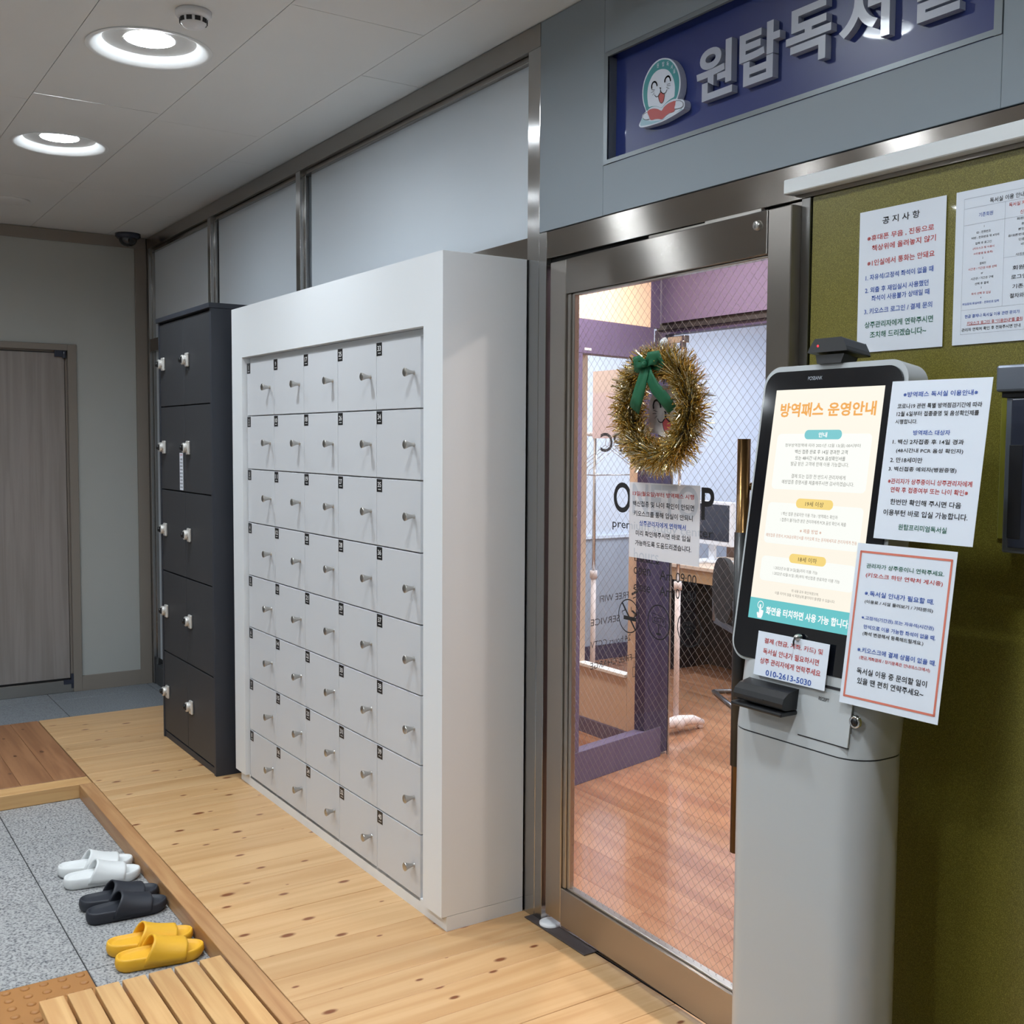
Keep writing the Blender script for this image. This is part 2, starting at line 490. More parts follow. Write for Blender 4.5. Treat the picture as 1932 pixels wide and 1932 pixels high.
_m = MATS['poster_back']; _nt, _b, _N, _L = nodes(_m)          # paper that glows when lit from behind
_t = _N.new('ShaderNodeBsdfTranslucent'); _t.inputs[0].default_value = lin((226, 214, 216)) + (1,)
_x = _N.new('ShaderNodeMixShader'); _x.inputs[0].default_value = 0.55
_L.new(_b.outputs[0], _x.inputs[1]); _L.new(_t.outputs[0], _x.inputs[2]); _L.new(_x.outputs[0], _N['Material Output'].inputs[0])

# ------------------------------------------------------------------ printed text (text, ink, left, right, middle, height) in fractions of the sheet
WALL_NOTICE=[
 ('공 지 사 항','k',0.278,0.710,0.086,0.051),
 ('※휴대폰 무음 , 진동으로','r',0.098,0.874,0.195,0.044),
 ('책상위에 올려놓지 않기','r',0.159,0.896,0.267,0.044),
 ('※1인실에서 통화는 안돼요','r',0.106,0.888,0.370,0.044),
 ('1. 자유석/고정석 좌석이 없을 때','b',0.091,0.880,0.471,0.041),
 ('2. 외출 후 재입실시 사용했던','b',0.088,0.830,0.560,0.041),
 ('좌석이 사용불가 상태일 때','b',0.169,0.843,0.621,0.041),
 ('3. 키오스크 로그인 / 결제 문의','b',0.084,0.878,0.710,0.041),
 ('상주관리자에게 연락주시면','g',0.094,0.892,0.806,0.046),
 ('조치해 드리겠습니다~','g',0.162,0.819,0.879,0.047),
]
USE_GUIDE=[
 ('독서실 이용 안내','k',0.346,0.681,0.092,0.032),
 ('기존회원','b',0.239,0.381,0.172,0.027),
 ('독서실 처음','r',0.536,0.730,0.144,0.026),
 ('신규회원','r',0.646,0.782,0.199,0.026),
 ('1','k',0.292,0.303,0.249,0.013),
 ('ID : 전화번호','k',0.223,0.365,0.283,0.017),
 ('비번 : 전화번호 뒤 4자리','k',0.172,0.448,0.315,0.016),
 ('입력 후 로그인','k',0.213,0.376,0.352,0.016),
 ('(키오스크 첫 이용시','r',0.189,0.404,0.385,0.016),
 ('사진촬영 및 등록)','r',0.197,0.391,0.419,0.016),
 ('2','k',0.287,0.299,0.450,0.012),
 ('결제전','k',0.263,0.325,0.484,0.016),
 ('시간권 / 기간권 이용 선택','r',0.149,0.434,0.514,0.016),
 ('or','k',0.279,0.300,0.548,0.011),
 ('시간권 / 기간권 구매','k',0.177,0.403,0.578,0.016),
 ('선택 후 결제','k',0.220,0.358,0.612,0.016),
 ('3','k',0.281,0.292,0.640,0.012),
 ('좌석 선택 후 입실','r',0.188,0.383,0.675,0.016),
 ('4','k',0.280,0.291,0.704,0.012),
 ('퇴실할때 퇴실버튼 - 전화번호 입력','b',0.100,0.467,0.736,0.016),
 ('현금 결제나 독서실 이용 관련 문의가','b',0.127,0.673,0.818,0.023),
 ('키오스크 로그인 후 "이용안내"를 클릭','r',0.152,0.702,0.864,0.023),
 ('관리자 연락처 확인 후 전화주시면 안내','k',0.099,0.685,0.904,0.023),
 ('회원가입','k',0.591,0.813,0.542,0.028),
 ('로그인 후','k',0.580,0.804,0.599,0.028),
 ('기존회원','k',0.595,0.804,0.659,0.028),
 ('절차와 동일','k',0.573,0.812,0.716,0.029),
 ('회원가입','k',0.616,0.747,0.239,0.016),
 ('휴대폰','k',0.661,0.747,0.274,0.016),
 ('본인인증','k',0.633,0.755,0.305,0.016),
 ('휴대폰번호 입력','k',0.537,0.773,0.338,0.016),
 ('인증번호','k',0.639,0.764,0.369,0.016),
 ('비밀번호','k',0.664,0.755,0.400,0.016),
 ('사진촬영','k',0.616,0.746,0.460,0.016),
]
PASS_GUIDE=[
 ('※방역패스 독서실 이용안내※','b',0.135,0.876,0.087,0.034),
 ('코로나19 관련 특별 방역점검기간에 따라','k',0.087,0.929,0.160,0.032),
 ('12월 6일부터 접종증명 및 음성확인제를','k',0.088,0.908,0.209,0.032),
 ('시행합니다.','k',0.085,0.314,0.258,0.030),
 ('방역패스 대상자','b',0.286,0.657,0.328,0.032),
 ('1. 백신 2차접종 후 14일 경과','k',0.083,0.800,0.385,0.032),
 ('(48시간내 PCR 음성 확인자)','k',0.130,0.805,0.442,0.032),
 ('2. 만18세미만','k',0.080,0.415,0.500,0.033),
 ('3. 백신접종 예외자(병원증명)','k',0.074,0.764,0.558,0.033),
 ('※관리자가 상주중이니 상주관리자에게','r',0.083,0.927,0.634,0.035),
 ('연락 후 접종여부 또는 나이 확인※','r',0.122,0.898,0.687,0.035),
 ('한번만 확인해 주시면 다음','k',0.135,0.848,0.763,0.037),
 ('이용부턴 바로 입실 가능합니다.','k',0.075,0.924,0.831,0.039),
 ('원탑프리미엄독서실','g',0.252,0.739,0.917,0.037),
]
CONTACT_GUIDE=[
 ('관리자가 상주중이니 연락주세요.','g',0.119,0.901,0.136,0.030),
 ('(키오스크 하단 연락처 게시중)','r',0.124,0.898,0.195,0.033),
 ('※.독서실 안내가 필요할 때.','b',0.135,0.837,0.305,0.034),
 ('(이용료 / 시설 둘러보기 / 기타문의)','k',0.146,0.835,0.358,0.026),
 ('※.고정석(기간권) 또는 자유석(시간권)','b',0.133,0.864,0.458,0.027),
 ('만석으로 이용 가능한 좌석이 없을 때.','b',0.167,0.889,0.511,0.027),
 ('(좌석 변경해서 등록해드릴게요.)','k',0.164,0.780,0.555,0.029),
 ('※.키오스크에 결제 상품이 없을 때.','b',0.129,0.920,0.655,0.033),
 ('(현금,계좌결제 / 장기등록은 안내데스크에서)','r',0.160,0.873,0.703,0.025),
 ('독서실 이용 중 문의할 일이','k',0.149,0.858,0.784,0.040),
 ('있을 땐 편히 연락주세요~','k',0.166,0.837,0.844,0.040),
]
CALL_CARD=[
 ('결제 (현금, 계좌, 카드) 및','r',0.103,0.924,0.200,0.136),
 ('독서실 안내가 필요하시면','r',0.103,0.888,0.433,0.137),
 ('상주 관리자에게 연락주세요','r',0.077,0.925,0.654,0.138),
 ('010-2613-5030','b',0.179,0.820,0.903,0.131),
]
SCREEN_TEXT=[
 ('방역패스','o',0.066,0.483,0.089,0.062),
 ('운영안내','o',0.524,0.950,0.090,0.059),
 ('안내','w',0.466,0.546,0.197,0.022),
 ('정부방역정책에 따라 2021년 12월 13(월) 00시부터','d',0.157,0.855,0.243,0.018),
 ('백신 접종 완료 후 14일 경과한 고객','k',0.262,0.749,0.269,0.018),
 ('또는 48시간 내 PCR 음성확인서를','k',0.273,0.736,0.296,0.018),
 ('발급 받은 고객에 한해 이용 가능합니다.','d',0.236,0.774,0.321,0.018),
 ('결제 또는 입장 전 반드시 관리자에게','d',0.256,0.758,0.374,0.018),
 ('예방접종 증명서를 제출해주시면 감사하겠습니다.','d',0.169,0.840,0.400,0.018),
 ('19세 이상','k',0.424,0.593,0.489,0.021),
 ('\\ 백신 접종 완료자만 이용 가능 / 방역패스 확인자','d',0.201,0.734,0.537,0.016),
 ('\\ 접종이 불가능한 분은 관리자에게 PCR 음성 확인서 제출','d',0.199,0.815,0.563,0.016),
 ('※ 제출 방법 ※','r',0.403,0.605,0.604,0.018),
 ('예방접종 증명서, PCR음성확인서를 카카오톡 또는 문자메세지로 관리자에게 전송','r',0.078,0.928,0.634,0.016),
 ('18세 이하','k',0.422,0.595,0.723,0.021),
 ('\\ 2022년 01월 31일(월)까지 이용 가능','d',0.195,0.616,0.772,0.017),
 ('\\ 2022년 02월 01일 (화)부터 백신접종 완료자만 이용 가능','d',0.192,0.822,0.796,0.017),
 ('위 내용 모두 확인하였으며,','d',0.395,0.650,0.858,0.013),
 ('이를 지키지 않을 시 회원님께 불이익이 발생할 수 있습니다.','d',0.240,0.802,0.877,0.013),
 ('화면을 터치하면 사용 가능 합니다.','w',0.172,0.949,0.957,0.035),
]
DOOR_NOTICE=[
 ('13일(월요일)부터 방역패스 시행','r',0.048,0.921,0.151,0.072),
 ('백신접종 및 나이 확인이 안되면','k',0.053,0.925,0.280,0.075),
 ('키오스크를 통해 입실이 안되니','k',0.067,0.907,0.410,0.074),
 ('상주관리자에게 연락해서','b',0.154,0.817,0.534,0.071),
 ('미리 확인해주시면 바로 입실','k',0.102,0.881,0.668,0.074),
 ('가능하도록 도움드리겠습니다.','k',0.094,0.895,0.799,0.076),
]
LOGO={
 'outline':[(0.016, 0.0788), (0.0363, 0.0703), (0.0537, 0.0549), (0.0673, 0.035), (0.0749, 0.0132), (0.0761, -0.007), (0.0724, -0.0246), (0.0653, -0.0377), (0.0803, -0.0421), (0.0907, -0.049), (0.0933, -0.0583), (0.0893, -0.0684), (0.0717, -0.0728), (0.0397, -0.0777), (0.0071, -0.0813), (-0.0342, -0.0806), (-0.0644, -0.0788), (-0.0817, -0.0755), (-0.087, -0.0684), (-0.081, -0.0607), (-0.0751, -0.053), (-0.0728, -0.0445), (-0.0592, -0.0387), (-0.0676, -0.0225), (-0.0737, -0.0016), (-0.0746, 0.0193), (-0.069, 0.0411), (-0.0553, 0.0606), (-0.0337, 0.0765), (-0.0083, 0.0827)],
 'teal':[(0.0161, 0.075), (0.0345, 0.067), (0.05, 0.0528), (0.0626, 0.0344), (0.07, 0.0145), (0.0711, -0.0056), (0.0677, -0.0221), (0.0605, -0.0352), (0.052, -0.0344), (0.0387, -0.0348), (0.0216, -0.0381), (0.0043, -0.0452), (-0.0134, -0.0377), (-0.0313, -0.0339), (-0.0452, -0.035), (-0.0552, -0.0384), (-0.0636, -0.0222), (-0.0694, -0.0026), (-0.0701, 0.0182), (-0.0649, 0.0387), (-0.0512, 0.0569), (-0.0306, 0.0718), (-0.0062, 0.0784)],
 'face':[(0.0099, 0.0525), (0.0274, 0.0446), (0.041, 0.0309), (0.0509, 0.0133), (0.0555, -0.0041), (0.0551, -0.0202), (0.0528, -0.0296), (0.0406, -0.0315), (0.0215, -0.0368), (0.0043, -0.0446), (-0.0135, -0.037), (-0.0333, -0.0322), (-0.0463, -0.0303), (-0.0512, -0.0149), (-0.053, 0.0009), (-0.0514, 0.0185), (-0.0447, 0.0347), (-0.0311, 0.049), (-0.0116, 0.0552)],
 'bookbase':[(-0.0751, -0.053), (-0.0587, -0.0621), (-0.0365, -0.0699), (-0.0126, -0.0742), (0.007, -0.0775), (0.032, -0.0746), (0.0585, -0.0721), (0.0827, -0.0656), (0.0865, -0.0702), (0.0698, -0.0705), (0.0377, -0.0747), (0.007, -0.0788), (-0.0363, -0.0782), (-0.0787, -0.0729), (-0.0819, -0.0683)],
 'book':[(-0.0521, -0.0417), (-0.0391, -0.0384), (-0.0232, -0.0404), (-0.0074, -0.0462), (0.0055, -0.0531), (0.014, -0.0463), (0.0293, -0.0412), (0.0446, -0.04), (0.0607, -0.0415), (0.0581, -0.0546), (0.0546, -0.0668), (0.0375, -0.0665), (0.0223, -0.0697), (0.0079, -0.0758), (-0.0048, -0.0715), (-0.0206, -0.0685), (-0.0375, -0.067), (-0.0448, -0.0551)],
 'armL':[(-0.053, -0.0434), (-0.0631, -0.0442), (-0.0701, -0.049), (-0.0679, -0.056), (-0.0567, -0.0619), (-0.0436, -0.063)],
 'armR':[(0.0616, -0.0417), (0.0767, -0.0455), (0.087, -0.0524), (0.0882, -0.0607), (0.079, -0.064), (0.0564, -0.0614)],
 'armLf':[(-0.053, -0.0434), (-0.0631, -0.0442), (-0.0701, -0.049), (-0.0679, -0.056), (-0.0567, -0.0619), (-0.0436, -0.063), (-0.0478, -0.053)],
 'armRf':[(0.0616, -0.0417), (0.0767, -0.0455), (0.087, -0.0524), (0.0882, -0.0607), (0.079, -0.064), (0.0564, -0.0614), (0.059, -0.0511)],
 'eyeL':[(-0.0347, 0.0142), (-0.0354, 0.0208), (-0.0316, 0.0275), (-0.0237, 0.0286), (-0.0167, 0.0236), (-0.0136, 0.0158)],
 'eyeR':[(0.0169, 0.0173), (0.0173, 0.0234), (0.023, 0.0282), (0.0306, 0.0284), (0.0365, 0.0228), (0.0391, 0.0146)],
 'mouth':[(-0.022, -0.0056), (-0.019, -0.0102), (-0.012, -0.0126), (-0.0052, -0.0099), (-0.0005, -0.0035), (-0.0003, 0.0041)],
 'mouth2':[(-0.0003, 0.0041), (0.0024, -0.0036), (0.0113, -0.0103), (0.02, -0.0106), (0.025, -0.005)],
 'nose':[(-0.0043, 0.0083), (-0.0004, 0.0079), (0.0032, 0.0057), (0.0003, 0.0039)],
 'tongue':[(0.0015, -0.0052), (0.0094, -0.0104), (0.0162, -0.014), (0.0146, -0.0262), (0.0099, -0.0333), (0.0041, -0.0337), (-0.0019, -0.0285), (-0.006, -0.0198), (-0.0072, -0.0106)],
 'w1':[(-0.0352, 0.0108), (-0.0233, 0.0074)],
 'w2':[(-0.0371, 0.004), (-0.0262, 0.0044)],
 'w3':[(-0.0309, -0.0046), (-0.0241, 0.0)],
 'w4':[(0.0253, 0.0088), (0.0377, 0.0083)],
 'w5':[(0.0254, 0.0056), (0.0394, 0.0029)],
 'w6':[(0.0226, 0.0026), (0.0352, -0.0044)],
 'text':[(-0.0119, 0.0705), (0.0095, 0.0683), (0.0269, 0.0635), (0.0424, 0.0517), (0.0522, 0.0391)],
}

W = 1.935           # front plane of the steel posts, the door and the fascia
CZ = 2.76           # ceiling height
FZ = -0.0625        # granite floor level (the pine platform is z = 0)
EX = -7.12          # far end wall

# ================================================================== FLOOR
fl = empty('floor', (0, 0, FZ), kind='structure')
MB().box(-7.3, 2.7, -3.3, 2.1, -0.06, -0.003).build('grout_bed', 'grout', fl)
def tile_mesh(wx, wy, m):
    return MB().box(-wx / 2, wx / 2, -wy / 2, wy / 2, -0.012, 0.0).build('granite_tile', m, fl, bevel=0.0012, segs=1)
T = 0.6
proto = None; protob = None
xs = [-3.315 + T * i for i in range(-7, 10)]
ys = [0.70 - T * j for j in range(-3, 7)]
for i, x in enumerate(xs):
    for j, y in enumerate(ys):
        # tile spans [x, x+T] x [y-T, y]
        x0, x1, y0, y1 = max(x, EX), min(x + T, 2.6), max(y - T, -3.2), min(y, 1.98)
        if x1 - x0 < 0.03 or y1 - y0 < 0.03: continue
        if y0 > 1.05 and x0 > -6.2: continue
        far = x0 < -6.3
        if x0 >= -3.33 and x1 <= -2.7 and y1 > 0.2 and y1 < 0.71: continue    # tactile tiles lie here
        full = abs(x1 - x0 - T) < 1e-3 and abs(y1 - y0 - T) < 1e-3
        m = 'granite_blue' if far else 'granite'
        if full and not far:
            if proto is None: proto = tile_mesh(T - 0.004, T - 0.004, m); o = proto
            else: o = proto.copy(); COL.objects.link(o)
        else: o = tile_mesh(x1 - x0 - 0.004, y1 - y0 - 0.004, m)
        o.location = ((x0 + x1) / 2, (y0 + y1) / 2, 0)

tile_mesh(0.296, 0.296, 'granite').location = (-2.865, 0.55, 0)
# tactile paving, 300 mm squares with domes
def tactile(x, y, label):
    t = empty('tactile_tile', (x, y, FZ), label=label, cat='tile', group='tactile tiles by the duckboard')
    MB().box(-0.1485, 0.1485, -0.1485, 0.1485, -0.012, 0.001).build('plate', 'tactile', t, bevel=0.002, segs=1)
    d = None
    for a in range(6):
        for b_ in range(6):
            if d is None:
                d = MB().lathe([(0.013, 0), (0.012, 0.0025), (0.009, 0.0045), (0.005, 0.0052), (0.0005, 0.0054)], 12).build('dome', 'tactile', t)
                o = d
            else:
                o = d.copy(); COL.objects.link(o)
            o.location = (-0.125 + 0.05 * a, -0.125 + 0.05 * b_, 0.001)
tactile(-3.165, 0.55, 'brown tactile paving tile with raised domes, against the end of the slatted duckboard')
tactile(-3.165, 0.25, 'brown tactile paving tile with raised domes, next one further from the lockers')
tactile(-2.865, 0.25, 'brown tactile paving tile with raised domes, beside the long side of the duckboard')

# pine platform
pf = empty('platform', (0, 0, FZ), kind='structure')
MB().box(-6.21, 2.6, 1.03, 1.95, 0.0, 0.040).build('joist_bed', 'grout', pf)
pm = MB().box(-0.0694, 0.0694, -0.43, 0.43, -0.022, 0).build('plank', 'pine', pf, bevel=0.0012, segs=1)
x = -6.214 + 0.0702
k = 0
while x < 2.6:
    o = pm if k == 0 else pm.copy()
    if k: COL.objects.link(o)
    o.location = (x, 1.518, 0.0625 + random.uniform(-0.0004, 0.0002)); x += 0.1405; k += 1
def beam(name, x0, x1, y0, y1, parent, m='pine_curb', z1=0.0):
    c = ((x0 + x1) / 2, (y0 + y1) / 2, FZ)
    L_ = MB()
    if x1 - x0 > y1 - y0:      # grain runs along local y: build it along y and turn it
        L_.box(-(y1 - y0) / 2, (y1 - y0) / 2, -(x1 - x0) / 2, (x1 - x0) / 2, 0, z1 - FZ)
        o = L_.build(name, m, parent, bevel=0.003)
        o.rotation_euler = (0, 0, R(90))
    else:
        L_.box(-(x1 - x0) / 2, (x1 - x0) / 2, -(y1 - y0) / 2, (y1 - y0) / 2, 0, z1 - FZ)
        o = L_.build(name, m, parent, bevel=0.003)
    o.location = (c[0], c[1], 0 if parent else FZ)
    return o
beam('curb_beam', -4.958, -2.6, 1.028, 1.086, pf)
beam('curb_beam', -2.598, -0.1, 1.028, 1.086, pf)
beam('curb_beam', -0.098, 2.6, 1.028, 1.086, pf)
# brown deck to the left, its own boards running along x
dk = empty('deck', (0, 0, FZ), kind='structure')
MB().box(-6.21, -5.07, -3.15, 1.083, 0.0, 0.040).build('joist_bed', 'grout', dk)
bm_ = MB().box(-0.0672, 0.0672, -0.571, 0.571, -0.022, 0).build('plank', 'brown_deck', dk, bevel=0.0012, segs=1)
y = 1.083 - 0.0675; k = 0
while y > -3.1:
    o = bm_ if k == 0 else bm_.copy()
    if k: COL.objects.link(o)
    o.rotation_euler = (0, 0, R(90))
    o.location = (-5.642, y, 0.0625); y -= 0.1355; k += 1
beam('end_beam', -5.066, -4.962, -3.1, 1.083, dk, 'pine_slat')

# slatted duckboard
db = empty('duckboard', (-2.2, 0.77, FZ), label='slatted wooden duckboard step lying beside the pine platform', cat='duckboard')
sl = None
for k in range(7):
    if sl is None:
        sl = MB().box(-0.0315, 0.0315, -0.87, 0.87, -0.024, 0.0).build('slat', 'pine_slat', db, bevel=0.002); o = sl
    else:
        o = sl.copy(); COL.objects.link(o)
    o.rotation_euler = (0, 0, R(90))
    o.location = (0, -0.2155 + k * 0.0722, 0.0625)
br = None
for k, xx in enumerate((-0.80, -0.27, 0.27, 0.80)):
    if br is None:
        br = MB().box(-0.03, 0.03, -0.235, 0.235, 0, 0.0382).build('bearer', 'pine_slat', db, bevel=0.002); o = br
    else:
        o = br.copy(); COL.objects.link(o)
    o.location = (xx, 0, 0)

# ================================================================== CEILING
ce = empty('ceiling', (0, 0, CZ), kind='structure')
MB().box(-7.3, 2.7, -3.3, 2.1, 0.16, 0.20).build('slab', 'shadow_gap', ce)
LAMPX = [-5.085, -3.69, -2.295, -0.90]
LAMPY = [1.025, -0.25, -1.52]
HOLE = 0.190
rows = [(1.945, 1.700), (1.700, 1.260), (1.260, 0.795), (0.795, 0.350), (0.350, -0.03), (-0.03, -0.475), (-0.475, -0.93), (-0.93, -1.30), (-1.30, -1.745), (-1.745, -2.20), (-2.20, -2.70), (-2.70, -3.2)]
def panel(x0, x1, y0, y1, hole=None):
    mb = MB(); g = 0.0012
    x0 += g; x1 -= g; y0 += g; y1 -= g
    cx, cy = (x0 + x1) / 2, (y0 + y1) / 2
    X0, X1, Y0, Y1 = x0 - cx, x1 - cx, y0 - cy, y1 - cy
    if hole is None:
        mb.box(X0, X1, Y0, Y1, 0, 0.012)
    else:
        hx, hy = hole[0] - cx, hole[1] - cy
        n = 64; inner = []; outer = []
        for j in range(n):
            a = 2 * math.pi * (j + 0.5) / n; ca, sa = math.cos(a), math.sin(a)
            inner.append((hx + HOLE * ca, hy + HOLE * sa))
            t = min(((X1 - hx) / ca if ca > 0 else (X0 - hx) / ca) if abs(ca) > 1e-9 else 1e9, ((Y1 - hy) / sa if sa > 0 else (Y0 - hy) / sa) if abs(sa) > 1e-9 else 1e9)
            outer.append((hx + t * ca, hy + t * sa))
        for j in range(n):
            k_ = (j + 1) % n
            mb.add([(*inner[j], 0), (*inner[k_], 0), (*outer[k_], 0), (*outer[j], 0)], [(0, 1, 2, 3)])
            # corner filler when the boundary turns
            o1, o2 = outer[j], outer[k_]
            if abs(o1[0] - o2[0]) > 1e-6 and abs(o1[1] - o2[1]) > 1e-6:
                cxx = X0 if min(abs(o1[0] - X0), abs(o2[0] - X0)) < 1e-6 else X1
                cyy = Y0 if min(abs(o1[1] - Y0), abs(o2[1] - Y0)) < 1e-6 else Y1
                mb.add([(*o1, 0), (cxx, cyy, 0), (*o2, 0)], [(0, 1, 2)])
            mb.add([(*inner[j], 0), (*inner[k_], 0), (*inner[k_], 0.012), (*inner[j], 0.012)], [(0, 1, 2, 3)])
        mb.box(X0, X1, Y0, Y0 + 0.0005, 0.0005, 0.012); mb.box(X0, X1, Y1 - 0.0005, Y1, 0.0005, 0.012)
    return mb.build('ceiling_panel', 'ceiling_white', ce, loc=(cx, cy, 0), recalc=hole is None)
for ri, (ya, yb) in enumerate(rows):
    ly = [q for q in LAMPY if yb < q < ya]
    off = (-0.45 if ri == 0 else 0.0)
    edges = [-7.12] + [-3.085 + off + 1.395 * q for q in range(-2, 5)] + [2.6]
    edges = [e for e in edges if -7.12 <= e <= 2.6]
    if ly: edges = [-7.12, -5.7825, -4.3875, -2.9925, -1.5975, -0.2025, 1.1925, 2.6]
    for a, b_ in zip(edges[:-1], edges[1:]):
        hole = None
        if ly:
            for lx in LAMPX:
                if a < lx < b_: hole = (lx, ly[0])
        panel(a, b_, yb, ya, hole)

# downlights: wide recessed white dish with a glowing lens in the middle
def downlight(label):
    t = empty('downlight', (0, 0, CZ), label=label, cat='ceiling light', group='recessed round downlights in the ceiling')
    MB().lathe([(0.197, -0.0025), (0.190, -0.004), (0.180, -0.002), (0.165, 0.006), (0.152, 0.016), (0.146, 0.026)], 64).build('rim', 'lamp_white', t, recalc=False)
    MB().lathe([(0.146, 0.026), (0.138, 0.029), (0.110, 0.030), (0.085, 0.030), (0.0775, 0.030)], 48).build('reflector', 'lamp_cavity', t, recalc=False)
    MB().lathe([(0.0777, 0.0295), (0.0770, 0.0315), (0.04, 0.0315), (0.0005, 0.0315)], 40).build('lens', 'hall_lamp', t, recalc=False)
    return t
DL = {(-3.69, 1.025): 'large round recessed downlight nearest the camera, beside the smoke detector',
      (-5.085, 1.025): 'round recessed downlight further down the corridor, second from the smoke detector'}
first = None
for ly in LAMPY:
    for lx in LAMPX:
        lab = DL.get((lx, ly), 'round recessed downlight behind the camera, out of the picture')
        if first is None: first = downlight(lab); o = first
        else: o = copy_tree(first); o['label'] = lab
        o.location = (lx, ly, CZ)

sd = empty('smoke_detector', (-3.30, 1.045, CZ - 0.0005), label='white round smoke detector on the ceiling with dark slots', cat='smoke detector')
MB().lathe([(0.052, 0), (0.052, -0.012), (0.046, -0.02), (0.040, -0.022)], 36, cap=True).build('base', 'white_plastic', sd)
MB().lathe([(0.040, -0.020), (0.038, -0.034), (0.030, -0.044), (0.014, -0.050), (0.0005, -0.051)], 36).build('cap', 'white_plastic', sd)
for k in range(10):
    a = 2 * math.pi * k / 10
    o = MB().box(-0.008, 0.008, -0.002, 0.002, -0.006, 0.006).build('slot', 'near_black', sd)
    o.location = (0.0385 * math.cos(a), 0.0385 * math.sin(a), -0.029); o.rotation_euler = (0, 0, a + math.pi / 2)

cc = empty('dome_camera', (-7.02, 1.80, CZ - 0.0005), label='dark dome security camera on the ceiling in the far corner', cat='security camera')
MB().lathe([(0.075, 0), (0.075, -0.018), (0.062, -0.03), (0.055, -0.031)], 36, cap=True).build('base', 'device_dark', cc)
MB().lathe([(0.055, -0.028), (0.052, -0.045), (0.042, -0.062), (0.024, -0.074), (0.0005, -0.078)], 32).build('dome', 'kiosk_black', cc)
cv = empty('ceiling_cap', (-6.40, 1.03, CZ - 0.0005), label='flat round white cover plate on the ceiling near the end wall', cat='cover plate')
MB().lathe([(0.105, 0), (0.105, -0.004), (0.097, -0.008), (0.0005, -0.009)], 40).build('disc', 'ceiling_white', cv)

# ================================================================== MAIN WALL (steel framed partition)
wb = empty('wall_back', (0, 1.99, 0), kind='structure')
def wpart(name, m, x0, x1, y0, y1, z0, z1, bevel=0.0, parent=wb):
    o = box(name, m, x0, x1, y0, y1, z0, z1, parent, bevel)
    if parent is wb: o.location.y -= 1.99
    return o
wpart('masonry', 'dark_base', -7.3, -2.79, 1.992, 2.08, -0.07, 2.9)
for a, b_ in ((-7.07, -5.88), (-5.84, -4.64), (-4.60, -2.80)):
    wpart('frosted_panel', 'frosted_panel', a, b_, 1.972, 1.990, 2.08 if False else 0.10, 2.68)
for a in (-7.115, -5.916, -4.690, -2.833):
    wpart('post', 'steel', a - (0.018 if a > -3 else 0), a + 0.046, 1.935, 1.991, -0.06, 2.70, 0.0015)
    wpart('post_bead', 'steel', a + 0.047, a + 0.062, 1.955, 1.972, -0.06, 2.68, 0.001)
wpart('top_channel', 'steel_h', -7.115, -2.786, 1.933, 1.991, 2.688, 2.757, 0.001)
wpart('top_bead', 'steel_h', -7.07, -2.79, 1.952, 1.990, 2.668, 2.686, 0.001)
for a, b_ in ((-7.07, -5.918), (-5.868, -4.692), (-4.642, -2.835)):
    wpart('mid_rail', 'steel_h', a, b_, 1.938, 1.971, 2.05, 2.129, 0.001)
    wpart('skirting_plate', 'dark_base', a, b_, 1.945, 1.991, -0.0625, 0.06, 0.001)

# end wall with its wood-grain door
we = empty('wall_left', (EX, 0, 0), kind='structure')
DY1 = 1.505; DY0 = -0.02
def epart(name, m, x0, x1, y0, y1, z0, z1, bevel=0.0, parent=None):
    o = box(name, m, x0, x1, y0, y1, z0, z1, parent or we, bevel)
    o.location.x -= EX
    return o
epart('wall_panel', 'end_wall_paper', EX - 0.1, EX, DY1, 1.99, FZ, 2.9)
epart('wall_panel', 'end_wall_paper', EX - 0.1, EX, -3.3, DY0, FZ, 2.9)
epart('wall_panel', 'end_wall_paper', EX - 0.1, EX, DY0, DY1, 2.075, 2.9)
epart('cornice', 'taupe_trim', EX, EX + 0.012, -3.3, 1.93, 2.69, 2.757, 0.001)
epart('corner_trim', 'taupe_trim', EX, EX + 0.012, 1.862, 1.934, FZ, 2.69, 0.001)
epart('skirting', 'taupe_trim', EX, EX + 0.012, DY1, 1.862, FZ, 0.032, 0.001)
d2 = empty('door_2', (EX, 0.7, FZ), kind='structure')
def dpart(name, m, x0, x1, y0, y1, z0, z1, bevel=0.0):
    o = box(name, m, x0, x1, y0, y1, z0, z1, d2, bevel)
    o.location -= Vector((EX, 0.7, FZ)); return o
dpart('jamb', 'taupe_trim', EX - 0.06, EX + 0.014, 1.454, DY1, FZ, 2.075, 0.002)
dpart('jamb', 'taupe_trim', EX - 0.06, EX + 0.014, DY0, DY0 + 0.05, FZ, 2.075, 0.002)
dpart('head', 'taupe_trim', EX - 0.06, EX + 0.014, DY0 + 0.05, 1.454, 2.037, 2.075, 0.002)
dpart('stop', 'taupe_trim', EX - 0.06, EX - 0.022, 1.443, 1.454, FZ, 2.037)
dpart('stop', 'taupe_trim', EX - 0.06, EX - 0.022, DY0 + 0.05, 1.443, 2.026, 2.037)
dpart('leaf', 'ash_door', EX - 0.05, EX - 0.012, DY0 + 0.055, 1.439, 0.022, 2.021, 0.002)
dpart('threshold', 'satin_metal', EX - 0.06, EX + 0.004, DY0 + 0.05, 1.454, FZ, 0.012, 0.002)
h = MB().box(-0.008, 0.016, -0.055, 0.012, -0.022, 0.022).lathe([(0.012, -0.03), (0.012, 0.012)], 16, c=(0.012, 0.0, 0), cap=True)
o = h.build('pivot_hinge', 'device_dark', d2, bevel=0.002); o.location = Vector((EX - 0.01, 1.436, 2.02)) - Vector((EX, 0.7, FZ))
